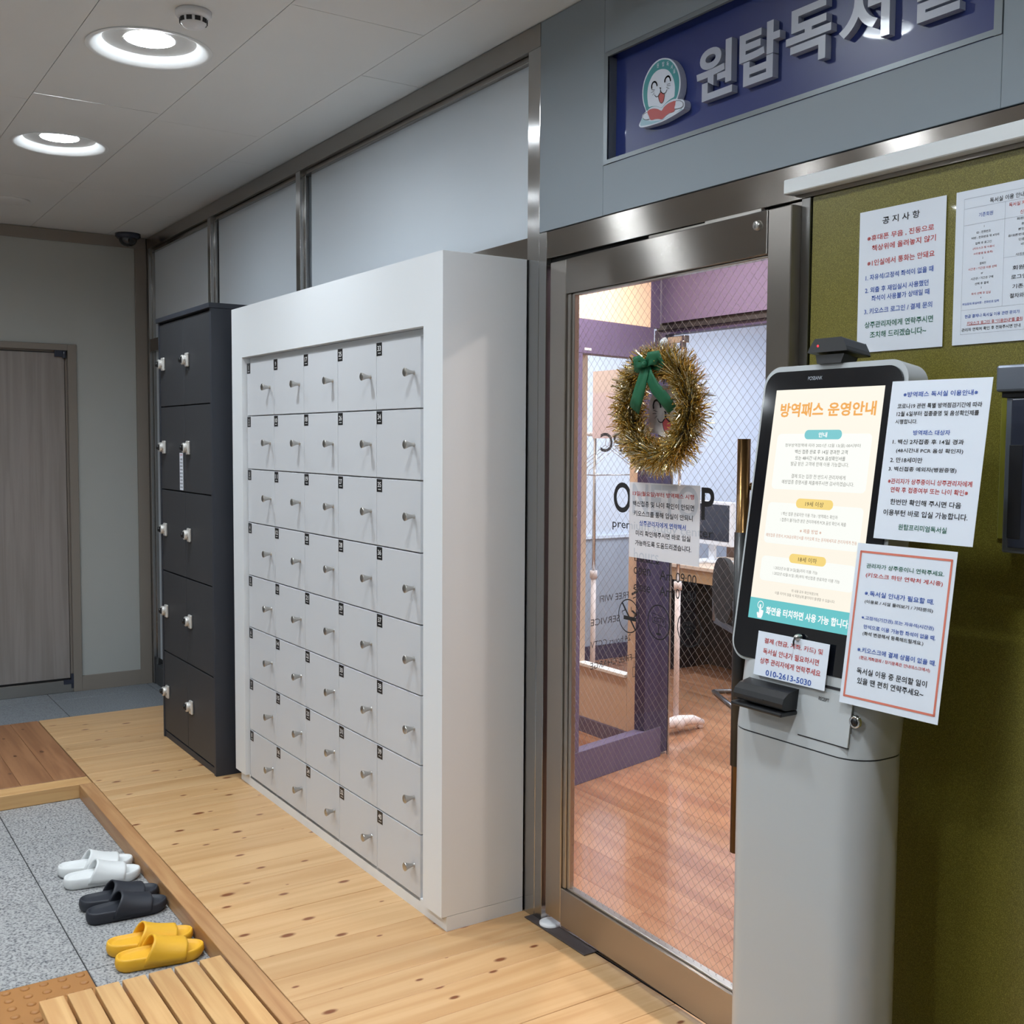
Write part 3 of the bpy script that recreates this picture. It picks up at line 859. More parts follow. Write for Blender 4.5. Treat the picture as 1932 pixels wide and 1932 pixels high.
h = MB().box(-0.008, 0.020, -0.05, 0.010, -0.012, 0.014).box(-0.004, 0.018, -0.006, 0.012, -0.04, 0.05)
o = h.build('pivot_hinge', 'device_dark', d2, bevel=0.002); o.location = Vector((EX - 0.008, 1.446, 0.0)) - Vector((EX, 0.7, FZ))

# the rest of the corridor, behind and beside the camera
box('wall_front', 'hall_wall', -7.3, 2.7, -3.3, -3.2, FZ, 2.9)['kind'] = 'structure'
box('wall_right', 'hall_wall', 2.6, 2.7, -3.2, 2.0, FZ, 2.9)['kind'] = 'structure'

# ================================================================== FASCIA AND SIGN
fa = empty('fascia', (-0.1, 1.99, 2.134), kind='structure')
def fpart(name, m, x0, x1, y0, y1, z0, z1, bevel=0.0):
    o = box(name, m, x0, x1, y0, y1, z0, z1, fa, bevel); o.location -= Vector((-0.1, 1.99, 2.134)); return o
SX0, SX1, SZ0, SZ1 = -2.475, -1.264, 2.272, 2.578
fpart('panel', 'fascia_grey', -2.786, SX0 - 0.0005, W, 2.05, 2.134, 2.757, 0.001)
fpart('panel', 'fascia_grey', SX0, SX1, W, 2.05, 2.134, SZ0 - 0.0005, 0.001)
fpart('panel', 'fascia_grey', SX0, SX1, W, 2.05, SZ1 + 0.0005, 2.757, 0.001)
fpart('panel', 'fascia_grey', SX1 + 0.0005, 2.6, W, 2.05, 2.134, 2.757, 0.001)
sg = empty('sign', ((SX0 + SX1) / 2, W, SZ0), label='recessed dark blue shop sign with raised grey lettering and a round emblem', cat='sign')
def spart(mb, name, m, **k):
    o = mb.build(name, m, sg, **k); o.location = -sg.location; return o
spart(MB().box(SX0, SX1, W + 0.030, W + 0.04, SZ0, SZ1), 'panel', 'sign_blue')
lip = MB(); g = 0.018
lip.box(SX0 + 0.001, SX0 + g, W - 0.002, W + 0.003, SZ0, SZ1); lip.box(SX1 - g, SX1 - 0.001, W - 0.002, W + 0.003, SZ0, SZ1)
lip.box(SX0 + g, SX1 - g, W - 0.002, W + 0.003, SZ0 + 0.001, SZ0 + g * 0.7); lip.box(SX0 + g, SX1 - g, W - 0.002, W + 0.003, SZ1 - g * 0.7, SZ1 - 0.001)
lip.box(SX0 + g - 0.001, SX0 + g, W, W + 0.03, SZ0 + g * .7, SZ1 - g * .7); lip.box(SX1 - g, SX1 - g + 0.001, W, W + 0.03, SZ0 + g * .7, SZ1 - g * .7)
spart(lip, 'frame', 'fascia_lip')
# letters of the sign: each syllable a raised block
def solid_letter(s, x0, x1, z0, z1, bold):
    vs, fs = glyphs(s, bold)
    ax = min(v[0] for v in vs); bx = max(v[0] for v in vs); ay = min(v[1] for v in vs); by = max(v[1] for v in vs)
    P = [(x0 + (x - ax) / (bx - ax) * (x1 - x0), z0 + (y - ay) / (by - ay) * (z1 - z0)) for x, y in vs]
    mb = MB()
    yf, yb = W + 0.010, W + 0.029
    mb.add([(p[0], yf, p[1]) for p in P], fs)
    cnt = {}
    for f in fs:
        for i in range(len(f)):
            e = (f[i], f[(i + 1) % len(f)]); cnt[tuple(sorted(e))] = cnt.get(tuple(sorted(e)), []) + [e]
    for e_, l in cnt.items():
        if len(l) == 1:
            a, b_ = l[0]
            mb.add([(P[a][0], yf, P[a][1]), (P[b_][0], yf, P[b_][1]), (P[b_][0], yb, P[b_][1]), (P[a][0], yb, P[a][1])], [(0, 1, 2, 3)])
    return mb
for s, a, b_ in (('원', -2.112, -1.986), ('탑', -1.963, -1.834), ('독', -1.815, -1.684), ('서', -1.662, -1.530), ('실', -1.487, -1.365)):
    spart(solid_letter(s, a, b_, 2.352, 2.482, 0.026), 'raised_letter', 'letter_grey')
def emblem(mb, cx, cz, y0, k=1.0, full=True, lw=0.0022):
    """the round emblem; y0 front depth. materials: 0 white 1 teal 2 red 3 pale 4 black"""
    S = lambda n, q=4, c=True: [(cx + u * k, cz + v * k) for u, v in smooth_poly(LOGO[n], q, c)]
    Rw = lambda n, wd, m, q=4, c=False, e=0.0016: mb.ribbon(S(n, q, c), wd * k, y0 - e, m=m)
    def flat(n, e, m, q=4, c=True):
        P = S(n, q, c); mb.add([(u, y0 - e, v) for u, v in P], [tuple(range(len(P)))], m)
    if full:
        flat('teal', 0.0004, 1, 3); flat('face', 0.0008, 0, 3)
        flat('bookbase', 0.0008, 3, 1); flat('book', 0.0012, 2, 2)
        flat('armLf', 0.0014, 0, 2); flat('armRf', 0.0014, 0, 2)
        Rw('armL', 0.0012, 4); Rw('armR', 0.0012, 4)
    flat('tongue', 0.0012, 2, 3)
    Rw('tongue', 0.0014, 4, c=True)
    for n in ('eyeL', 'eyeR'): Rw(n, 0.0040, 4)
    for n in ('mouth', 'mouth2'): Rw(n, 0.0018, 4)
    flat('nose', 0.0018, 4, 2)
    for n in ('w1', 'w2', 'w3', 'w4', 'w5', 'w6'): Rw(n, 0.0010, 4, 1)
body = MB().prism([(-2.245 + u, 2.42 + v) for u, v in smooth_poly(LOGO['outline'], 2)], W + 0.008, W + 0.029)
ep = spart(body, 'emblem_board', 'logo_white')
art = MB(); emblem(art, -2.245, 2.42, W + 0.008)
o = art.build('emblem_print', ['logo_white', 'logo_teal', 'logo_red', 'logo_pale', 'ink_k'], ep, recalc=False)
at = MB()
for k, s in enumerate('원탑독서실'):
    u, v = LOGO['text'][k]
    letter(at, s, -2.245 + u - 0.006, -2.245 + u + 0.006, 2.42 + v - 0.003, 0.012, W + 0.0068, 0)
at.build('emblem_text', 'logo_white', ep, recalc=False)

# ================================================================== DOOR FRAME AND DOOR
fr = empty('trim_1', (-2.25, W, 0), kind='structure')
def rpart(name, m, x0, x1, y0, y1, z0, z1, bevel=0.001):
    o = box(name, m, x0, x1, y0, y1, z0, z1, fr, bevel); o.location -= Vector((-2.25, W, 0)); return o
rpart('header', 'steel_h', -2.757, 2.6, W + 0.002, 2.06, 2.052, 2.132)
rpart('jamb', 'steel', -2.786, -2.748, W, 2.06, 0.0, 2.132)
rpart('jamb', 'steel_door', -1.795, -1.745, W + 0.012, 2.06, 0.0, 2.050)
rpart('jamb', 'steel', -1.744, -1.719, W - 0.004, 2.06, 0.0, 2.050)
rpart('header_stop', 'shadow_gap', -2.746, -1.797, W + 0.02, 2.05, 2.040, 2.0515, 0)
rpart('sill', 'steel_h', -2.747, -1.797, 1.955, 2.06, -0.0005, 0.006)
rpart('closer_arm', 'satin_metal', -2.05, -1.86, W - 0.012, W + 0.002, 2.040, 2.049)
rpart('closer_arm', 'steel_door', -2.27, -2.05, W - 0.006, W + 0.004, 2.039, 2.047)

DYAW = R(-2.0)
dr = empty('door_1', (-2.730, W, 0), DYAW, kind='structure')
DW = 0.985
def du(x, z=1.5):
    """a point seen on the plane y = W moved onto the slightly open leaf"""
    xx = x
    for _ in range(6): s = (W - math.tan(R(2)) * (xx + 2.730)) / W; xx = s * x
    return (xx + 2.730) / math.cos(R(2)), 1.5 + s * (z - 1.5)
def lbox(name, m, x0, x1, y0, y1, z0, z1, bevel=0.001, parent=dr):
    return box(name, m, x0, x1, y0, y1, z0, z1, parent, bevel)
GX0, GX1, GZ0, GZ1 = 0.118, 0.912, 0.146, 1.935
lbox('stile', 'steel_door', 0.004, 0.086, 0, 0.04, 0.035, 2.036, 0.002)
lbox('stile', 'steel_door', GX1, DW, 0, 0.04, 0.035, 2.036, 0.002)
lbox('bottom_rail', 'steel_rail', 0.088, GX1 - 0.002, -0.001, 0.041, 0.030, GZ0, 0.002)
lbox('top_rail', 'steel_h', 0.088, GX1 - 0.002, -0.001, 0.041, GZ1, 2.037, 0.002)
lbox('glazing_bead', 'steel_door', 0.088, 0.104, 0.006, 0.034, GZ0, GZ1, 0.002)
lbox('glazing_bead', 'steel_door', 0.105, GX0, 0.011, 0.029, GZ0, GZ1, 0.002)
lbox('glazing_bead', 'satin_metal', GX0, GX1 - 0.002, 0.008, 0.032, GZ0, GZ0 + 0.008, 0.002)
lbox('glazing_bead', 'satin_metal', GX0, GX1 - 0.002, 0.008, 0.032, GZ1 - 0.006, GZ1, 0.002)
MB().quad((GX0, 0.018, GZ0), (GX1, 0.018, GZ0), (GX1, 0.018, GZ1), (GX0, 0.018, GZ1)).build('glass_pane', 'pane', dr, recalc=False)
# georgian wire: 20 mm squares on the diagonal
wr = MB(); st = 0.0285; hw = 0.00030
gw, gh = GX1 - GX0, GZ1 - GZ0
for sgn in (1, -1):
    c = -gh if sgn == 1 else 0
    cs = c
    while cs < gw + (0 if sgn == 1 else gh):
        # line x = cs + sgn*z  (relative to the pane corner)
        if sgn == 1: z0 = max(0, -cs); z1 = min(gh, gw - cs)
        else: z0 = max(0, cs - gw); z1 = min(gh, cs)
        if z1 - z0 > 0.004:
            p = Vector((GX0 + cs + sgn * z0, 0, GZ0 + z0)); q = Vector((GX0 + cs + sgn * z1, 0, GZ0 + z1))
            nrm = Vector((1, 0, -sgn)).normalized() * hw
            y_ = 0.0200
            vs = [p + nrm + Vector((0, y_ - hw, 0)), q + nrm + Vector((0, y_ - hw, 0)), q - nrm + Vector((0, y_ - hw, 0)), p - nrm + Vector((0, y_ - hw, 0)), p + Vector((0, y_ + hw, 0)), q + Vector((0, y_ + hw, 0))]
            wr.add(vs, [(0, 1, 2, 3), (0, 4, 5, 1), (3, 2, 5, 4)])
        cs += st
tag(wr.build('wire_mesh', 'wire', dr, recalc=False), kind='stuff')
# lettering on the glass
lt = MB()
def dl(s, x0, x1, zc, hh, bold=0.012):
    a, za = du(x0, zc); b_, zb = du(x1, zc)
    letter(lt, s, a, b_, (za + zb) / 2, hh, 0.0165, 0, bold)
dl('ONETOP', -2.432, -2.029, 1.346, 0.084, 0.016)
dl('premium study center', -2.436, -2.031, 1.268, 0.030, 0.006)
dl('hours', -2.338, -2.235, 1.193, 0.034, 0.0)
a, za = du(-2.338, 1.175); b_, _ = du(-2.234, 1.175)
lt.ribbon([(a, za), (b_, za)], 0.002, 0.0165)
dl('open', -2.340, -2.270, 1.143, 0.028, 0.0); dl('Am 09:00', -2.231, -2.089, 1.146, 0.026, 0.0)
dl('close', -2.339, -2.270, 1.105, 0.025, 0.0); dl('Am 01:00', -2.231, -2.089, 1.103, 0.026, 0.0)
def ring(cx, cz, r, wd, m=0, a0=0, a1=360, n=40):
    lt.ribbon([(cx + r * math.cos(R(a0 + (a1 - a0) * i / n)), cz + r * math.sin(R(a0 + (a1 - a0) * i / n))) for i in range(n + 1)], wd, 0.0165, m=m)
ic = [du(-2.359, 1.017), du(-2.233, 1.017), du(-2.113, 1.017)]
for c in ic: ring(c[0], c[1], 0.046, 0.0032)
c = ic[0]
lt.ribbon([(c[0] - 0.030, c[1] + 0.034), (c[0] + 0.030, c[1] - 0.034)], 0.006, 0.0163)
lt.ribbon([(c[0] - 0.020, c[1] - 0.006), (c[0] + 0.018, c[1] - 0.006)], 0.011, 0.0165)
lt.ribbon([(c[0] + 0.0205, c[1] - 0.006), (c[0] + 0.030, c[1] - 0.006)], 0.011, 0.0165)
lt.ribbon([(c[0] - 0.025, c[1] + 0.000), (c[0] - 0.030, c[1] + 0.010), (c[0] - 0.018, c[1] + 0.014), (c[0] - 0.022, c[1] + 0.024)], 0.002, 0.0165)
lt.ribbon([(c[0] + 0.026, c[1] + 0.002), (c[0] + 0.024, c[1] + 0.014), (c[0] + 0.012, c[1] + 0.016), (c[0] + 0.010, c[1] + 0.026)], 0.0025, 0.0165)
c = ic[1]
lt.ribbon([(c[0] - 0.026, c[1] + 0.022), (c[0] + 0.028, c[1] + 0.014), (c[0] + 0.028, c[1] - 0.010), (c[0] - 0.026, c[1] - 0.002), (c[0] - 0.026, c[1] + 0.022)], 0.0016, 0.0165)
letter(lt, 'CCTV', c[0] - 0.021, c[0] + 0.024, c[1] + 0.006, 0.013, 0.0165)
lt.ribbon([(c[0], c[1] - 0.008), (c[0], c[1] - 0.030)], 0.003, 0.0165); lt.ribbon([(c[0] - 0.008, c[1] - 0.032), (c[0] + 0.008, c[1] - 0.032)], 0.005, 0.0165)
c = ic[2]
for r_, wd in ((0.034, 0.006), (0.023, 0.006), (0.012, 0.008)): ring(c[0], c[1] - 0.018, r_, wd, 0, 45, 135, 14)
ring(c[0], c[1] - 0.020, 0.002, 0.004, 0, 0, 360, 10)
lt.build('lettering', 'ink_k', dr, recalc=False)
fc = MB(); ex, ez = du(-2.217, 1.572)
emblem(fc, ex, ez, 0.0165, 1.42, full=False)
_P = [(ex + u_ * 1.42, ez + v_ * 1.42) for u_, v_ in smooth_poly(LOGO['face'], 3)]
fc.add([(u_, 0.0172, v_) for u_, v_ in _P], [tuple(range(len(_P)))], 0)
fc.build('face_sticker', ['face_film', 'logo_teal', 'tongue', 'logo_pale', 'ink_k'], dr, recalc=False)
# lock cylinder
u, z = du(-1.881, 2.013)
lk = MB().lathe([(0.0005, -0.009), (0.009, -0.009), (0.011, -0.006), (0.012, 0.001)], 24, axis='y', c=(u, 0, z)).build('lock_cylinder', 'satin_metal', dr)
MB().box(u - 0.001, u + 0.001, -0.0098, -0.0088, z - 0.006, z + 0.006).build('keyhole', 'near_black', lk)
# pull handle: long round bar with a black grip sleeve
hx = (-1.834 + 2.730) / math.cos(R(2)) + 0.002
hd = MB().tube([(hx, -0.048, 0.533), (hx, -0.048, 1.510)], 0.0152, 24).build('pull_bar', 'bronze', dr)
MB().tube([(hx, -0.048, 0.742), (hx, -0.048, 1.293)], 0.0185, 24).build('grip_sleeve', 'black_plastic', hd)
for zz in (0.62, 1.40):
    MB().tube([(hx, -0.048, zz), (hx + 0.03, 0.0, zz)], 0.009, 16).build('standoff', 'bronze', hd)
# floor pivot cover and mat
fpv = MB().lathe([(0.034, 0.0), (0.034, 0.006), (0.024, 0.011), (0.0005, 0.012)], 32).build('pivot_cap', 'white_plastic')
tag(fpv, 'small white round cap on the black strip under the door corner', 'floor cap'); fpv.location = (-2.712, 1.945, 0.0045)
rm = box('rubber_mat', 'rubber_mat', -2.80, -2.488, 1.907, 1.992, 0.0005, 0.004, bevel=0.001)
tag(rm, 'thin black rubber strip on the pine floor under the glass door', 'mat')

# ================================================================== GREEN PANEL, TRIM
box('wall_green', 'green_glass', -1.716, 2.6, W, 2.0, 0.0, 2.0505, bevel=0.002)['kind'] = 'structure'
o = box('trim_2', 'white_trim', -1.776, 2.6, 1.905, W + 0.001, 2.062, 2.094, bevel=0.002); o['kind'] = 'structure'

# ================================================================== WHITE LOCKER BANK
LX0, LX1, LY0, LY1, LH = -4.680, -2.845, 1.632, 1.930, 2.062
DX0, DX1 = -4.545, -3.012
ROWZ = [1.827, 1.602, 1.377, 1.150, 0.923, 0.698, 0.474, 0.250, 0.032]
wl = empty('white_locker_bank', (-3.7625, 1.78, 0), label='large white bank of forty small numbered lockers beside the glass door', cat='lockers')
def lp(name, m, x0, x1, y0, y1, z0, z1, bevel=0.0, parent=wl, off=(-3.7625, 1.78, 0), segs=1):
    o = box(name, m, x0, x1, y0, y1, z0, z1, parent, bevel, segs); o.location -= Vector(off); return o
U_ = [(LX0, 0.046), (LX0 + 0.125, 0.046), (LX0 + 0.125, 1.850), (LX1 - 0.118, 1.850), (LX1 - 0.118, 0.046), (LX1, 0.046), (LX1, LH), (LX0, LH)]
sh = MB()
sh.prism(U_, LY0, LY1, 'xz')
o = sh.build('surround', 'locker_white', wl, bevel=0.0015, segs=1); o.location = (3.7625, -1.78, 0)
lp('carcass', 'locker_white', LX0 + 0.126, LX1 - 0.119, 1.668, LY1 - 0.002, 0.03, 1.849)
lp('plinth', 'locker_white', LX0 + 0.02, LX1, 1.650, LY1, 0.0, 0.0455)
pw = (DX1 - DX0) / 5
def round_door_number(n): return str(n)
dmesh = {}
knob = None
for c in range(5):
    for r_ in range(8):
        x0, x1 = DX0 + pw * c + 0.0012, DX0 + pw * (c + 1) - 0.0012
        z0, z1 = ROWZ[r_ + 1] + 0.0022, ROWZ[r_] - 0.0022
        cx, cz = (x0 + x1) / 2, (z0 + z1) / 2
        hh = round(z1 - z0, 4)
        if hh not in dmesh:
            d = MB().box(-(x1 - x0) / 2, (x1 - x0) / 2, 0, 0.016, -hh / 2, hh / 2).build('door', 'locker_door_white', wl, bevel=0.0010, segs=1); dmesh[hh] = d.data
        else:
            d = bpy.data.objects.new('door', dmesh[hh]); COL.objects.link(d); d.parent = wl
        d.location = (cx + 3.7625, 1.650 - 1.78, cz)
        if knob is None:
            prof = [(0.0005, -0.0350), (0.0125, -0.0350), (0.0138, -0.0340), (0.0138, -0.0325), (0.0085, -0.0190), (0.0055, -0.0070), (0.0060, -0.0035), (0.0072, 0.0)]
            k_ = MB().lathe(prof, 24, axis='y').build('knob', 'satin_metal', d); knob = k_
        else:
            k_ = knob.copy(); COL.objects.link(k_); k_.parent = d
        k_.location = ((x1 - x0) / 2 - 0.042, -0.0002, 0.0)
        # number plate: black sticker at the upper left corner, white figures
        pl = MB().box(0, 0.039, -0.0006, 0, -0.043, 0, 0)
        n = 8 * c + r_ + 1
        s = str(n)
        if len(s) == 2: letter(pl, s, 0.008, 0.032, -0.0185, 0.017, -0.0009, 1, 0.01)
        else: letter(pl, s, 0.014, 0.025, -0.0185, 0.017, -0.0009, 1, 0.01)
        for q in range(3): pl.add([(0.012 + q * 0.007, -0.0009, -0.036), (0.016 + q * 0.007, -0.0009, -0.036), (0.016 + q * 0.007, -0.0009, -0.033), (0.012 + q * 0.007, -0.0009, -0.033)], [(0, 1, 2, 3)], 1)
        o = pl.build('number_plate', ['black_label', 'print_white'], d, recalc=False)
        o.location = (-(x1 - x0) / 2 + 0.001, 0, hh / 2 - 0.001)

# ================================================================== DARK LOCKER BANK
KX0, KX1, KY0, KY1, KH = -5.560, -4.747, 1.564, 1.930, 2.096
kl = empty('dark_locker_bank', (-5.15, 1.75, 0), label='dark charcoal locker bank with ten doors standing left of the white lockers', cat='lockers')
def kp(name, m, x0, x1, y0, y1, z0, z1, bevel=0.0, segs=1):
    o = box(name, m, x0, x1, y0, y1, z0, z1, kl, bevel, segs); o.location -= Vector((-5.15, 1.75, 0)); return o
kp('side_panel', 'locker_dark', KX1 - 0.024, KX1, KY0, KY1, 0.0, KH - 0.0225, 0.001)
kp('side_panel', 'locker_dark', KX0, KX0 + 0.018, KY0, KY1, 0.0, KH - 0.0225, 0.001)
kp('top_panel', 'locker_dark', KX0 - 0.006, KX1 + 0.004, KY0 - 0.010, KY1, KH - 0.022, KH, 0.001)
kp('carcass', 'near_black', KX0 + 0.0185, KX1 - 0.0245, KY0 + 0.024, KY1 - 0.002, 0.03, KH - 0.023)
kp('plinth', 'locker_dark', KX0 + 0.0185, KX1 - 0.0245, KY0 + 0.006, KY0 + 0.023, 0.0, 0.030, 0.001)
KROW = [2.066, 1.661, 1.255, 0.849, 0.442, 0.036]
KC = [-5.540, -5.157, -4.773]
kd0 = None
for c in range(2):
    for r_ in range(5):
        x0, x1 = KC[c] + 0.0015, KC[c + 1] - 0.0015; z0, z1 = KROW[r_ + 1] + 0.0025, KROW[r_] - 0.0025
        if kd0 is None:
            d = MB().box(-(x1 - x0) / 2, (x1 - x0) / 2, 0, 0.018, -(z1 - z0) / 2, (z1 - z0) / 2).build('door', 'locker_door_dark', kl, bevel=0.001, segs=1)
            kd0 = d
            lm = MB().box(-0.002, 0.040, -0.012, 0.0, -0.032, 0.032).build('latch', 'latch_metal', d, bevel=0.005, segs=3)
            l2 = MB().tube([(0.0, -0.026, 0), (0.0, -0.0005, 0)], 0.023, 24).build('latch_barrel', 'latch_metal', d, bevel=0.003)
            l3 = MB().box(-0.006, 0.006, -0.030, -0.0255, -0.014, 0.014).lathe([(0.0005, -0.036), (0.010, -0.035), (0.012, -0.030), (0.009, -0.026)], 16, axis='y', c=(-0.013, 0, 0)).build('turn_knob', 'black_plastic', d)
            l4 = MB().box(0.012, 0.022, -0.0135, -0.0118, -0.012, 0.010).build('key_slot', 'black_plastic', d, bevel=0.001)
            for q in (lm, l2, l3, l4): q.location = (-(x1 - x0) / 2 + 0.048, 0, 0.005)
            o = d
        else:
            o = copy_tree(kd0, kl)
        o.location = ((x0 + x1) / 2 + 5.15, KY0 + 0.003 - 1.75, (z0 + z1) / 2)
st = empty('notice_strip', (-5.210, KY0 + 0.0022, 1.262), label='narrow white printed paper strip stuck on the dark locker doors', cat='sticker')
MB().box(-0.026, 0.026, 0, 0.0006, 0, 0.176).build('paper_strip', 'paper', st)
mb = MB()
letter(mb, '안내', -0.018, 0.018, 0.167, 0.011, -0.0004, 1)
for q, s in enumerate(('사물함', '이용시', '관리자', '에게', '문의', '바랍니다', '사용후', '비워주', '세요')):
    letter(mb, s, -0.020, 0.020, 0.146 - q * 0.0165, 0.010, -0.0004, 0)
mb.build('lettering', ['ink_k', 'ink_r'], st, recalc=False)

# ================================================================== SLIPPERS
def slipper(mname, label, group, x, y, ang, side, L_=0.256, smooth_heel=True):
    t = empty('slipper', (x, y, FZ), R(ang - 90), label=label, cat='slipper', group=group)
    # local: heel at y = 0, toe at y = L_
    def half(tt):            # half width of the sole along its length
        a = 0.036 + 0.014 * math.sin(min(1, tt / 0.9) * math.pi * 0.62) ** 1.2
        if tt < 0.14: a *= math.sqrt(max(0.0, 1 - ((0.14 - tt) / 0.14) ** 2.2)) * 0.999 + 0.001
        if tt > 0.74: a *= math.sqrt(max(0.0, 1 - ((tt - 0.74) / 0.26) ** 2.1)) * 0.999 + 0.001
        return a
    # outline with round ends, then layers stepped in from it: tread, side wall, raised rim, sunk footbed
    M_ = 20
    left = [0.5 - 0.5 * math.cos(math.pi * i / M_) for i in range(M_ + 1)]
    out = [(-half(t_) if 0 < i < M_ else 0.0, t_ * L_) for i, t_ in enumerate(left)] + [(half(t_), t_ * L_) for t_ in left[-2:0:-1]]
    out = [(x_ + 0.006 * side * math.sin(y_ / L_ * math.pi), y_) for x_, y_ in out]
    K = len(out)
    def off(d):
        r_ = []
        for i in range(K):
            a_, b_ = Vector(out[i - 1]), Vector(out[(i + 1) % K]); t_ = (b_ - a_).normalized()
            r_.append((out[i][0] + t_.y * d, out[i][1] - t_.x * d))
        return r_
    def zt(y_):
        q = y_ / L_
        return 0.037 + 0.003 * math.cos(q * math.pi) + 0.004 * max(0.0, (q - 0.75) / 0.25) ** 2
    def zb(y_):
        q = y_ / L_
        return 0.011 * max(0.0, (q - 0.80) / 0.20) ** 2 + 0.003 * max(0.0, (0.1 - q) / 0.1)
    lay = [(0.008, 0, 0.0), (0.003, 0, 0.002), (0.0, 0, 0.008), (-0.0018, 1, -0.018), (0.0, 1, -0.006), (0.0018, 1, -0.0015), (0.0045, 1, 0.0), (0.0075, 1, -0.0015), (0.0105, 1, -0.006), (0.018, 1, -0.0075), (0.028, 1, -0.008)]
    vs = []; fs = []
    for d, top, dz in lay:
        for x_, y_ in off(d):
            yy = max(d, min(L_ - d, y_)); vs.append((x_, yy, (zt(yy) if top else zb(yy)) + dz))
    for l in range(len(lay) - 1):
        for i in range(K): fs.append((l * K + i, l * K + (i + 1) % K, (l + 1) * K + (i + 1) % K, (l + 1) * K + i))
    fs.append(tuple(range(K))[::-1]); b0 = (len(lay) - 1) * K
    for i in range(1, M_): fs.append((b0 + i, b0 + i + 1, b0 + (K - i - 1) % K, b0 + (K - i) % K) if i < M_ - 1 else (b0 + i, b0 + i + 1, b0 + K - i))
    fs.append((b0, b0 + 1, b0 + K - 1))
    mb = MB(); mb.add(vs, fs, 0, True)
    mb.build('sole', mname, t)
    # wide strap, higher at its opening, growing out of the sole sides
    vs = []; fs = []; n1, n2 = 14, 20
    for i in range(n1 + 1):
        tt = 0.43 + 0.33 * i / n1
        q = i / n1
        hw_ = half(tt) * 1.05
        zs = 0.014
        hh_ = 0.080 - 0.028 * q - 0.004 * math.sin(q * math.pi)
        for j in range(n2 + 1):
            a = math.pi * j / n2
            ca, sa = math.cos(a), math.sin(a)
            sweep = 0.035 * (1 - q) * (sa - 1)       # sides reach back towards the heel at the opening
            front = 0.012 * q * sa
            hw_ = half(max(0.1, min(0.97, tt + (sweep + front) / L_))) * 1.06
            xx = -hw_ * math.copysign(abs(ca) ** 0.75, ca)
            vs.append((xx + 0.006 * side * math.sin(tt * math.pi), tt * L_ + sweep + front, zs + (hh_ - zs) * sa ** 0.72))
    for i in range(n1):
        for j in range(n2):
            a = i * (n2 + 1) + j
            fs.append((a, a + 1, a + n2 + 2, a + n2 + 1))
    mb = MB(); mb.add(vs, fs, 0, True)
    o = mb.build('strap', mname, t)
    md = o.modifiers.new('thickness', 'SOLIDIFY'); md.thickness = 0.005; md.offset = 0
    return t
for m, xs_, lab, kind_ in (('slipper_white', ((-3.974, 0.766, 84.0), (-4.094, 0.770, 83.5)), 'white rubber slide slipper', 'white'),
                           ('slipper_black', ((-3.640, 0.768, 89.0), (-3.752, 0.771, 89.0)), 'black rubber slide slipper', 'black'),
                           ('slipper_yellow', ((-3.266, 0.768, 83.5), (-3.380, 0.770, 84.0)), 'yellow rubber slide slipper', 'yellow')):
    for k, (x, y, a) in enumerate(xs_):
        slipper(m, lab + (', the one of its pair nearer the duckboard' if k == 0 else ', the one of its pair further from the duckboard'), 'slippers on the granite floor', x, y, a, -1 if k == 0 else 1)

# ================================================================== WREATH ON THE DOOR GLASS
cu, czz = 0.572, 1.5855
def on_door(u, z, d): return Vector((-2.730 + u * math.cos(DYAW) - d * math.sin(DYAW) * 1.0, W + u * math.sin(DYAW) + d * math.cos(DYAW), z))
wt = empty('wreath', on_door(cu, czz, 0.018), DYAW, label='gold tinsel christmas wreath with a green bow hung on the glass door', cat='wreath')
RX, RZ, RT, YC = 0.118, 0.116, 0.036, -0.052
core = [(RX * math.cos(a), YC, RZ * math.sin(a)) for a in [2 * math.pi * i / 48 for i in range(48)]]
MB().tube(core, RT * 0.55, 12, closed=True, caps=False).build('core_ring', 'tinsel_core', wt)
tn = MB(); rnd = random.Random(3)
for i in range(15000):
    a = rnd.uniform(0, 2 * math.pi); b_ = rnd.uniform(0, 2 * math.pi)
    if math.sin(b_) > 0.75: continue
    c = Vector((RX * math.cos(a), YC, RZ * math.sin(a)))
    rad = Vector((math.cos(a), 0, math.sin(a)))
    n_ = (rad * math.cos(b_) + Vector((0, 1, 0)) * math.sin(b_)).normalized()
    tdir = Vector((-math.sin(a), 0, math.cos(a)))
    dvec = (n_ + tdir * rnd.uniform(-1.3, 1.3) + Vector((rnd.uniform(-.6, .6), rnd.uniform(-.6, .6), rnd.uniform(-.6, .6)))).normalized()
    l = rnd.uniform(0.022, 0.058)
    if math.cos(b_) < -0.2: l *= 0.62
    p = c + n_ * RT * 0.4; q = p + dvec * l
    if q.y > -0.003: q.y = -0.003
    side = dvec.cross(Vector((rnd.uniform(-1, 1), rnd.uniform(-1, 1), rnd.uniform(-1, 1))))
    if side.length < 0.05: continue
    side.normalize(); side *= rnd.choice((0.0004, 0.0006, 0.0009, 0.0014))
    tw = side.cross(dvec) * rnd.uniform(-0.9, 0.9)
    mid = (p + q) / 2 + Vector((rnd.uniform(-.002, .002), rnd.uniform(-.002, .002), rnd.uniform(-.002, .002)))
    m_ = 0 if rnd.random() < 0.5 else 1
    tn.add([p - side, p + side, mid + side + tw * .5, mid - side - tw * .5, q + side * .8 + tw, q - side * .8 - tw], [(0, 1, 2, 3), (3, 2, 4, 5)], m_)
tag(tn.build('tinsel', ['tinsel_gold', 'tinsel_silver'], wt, recalc=False), kind='stuff')
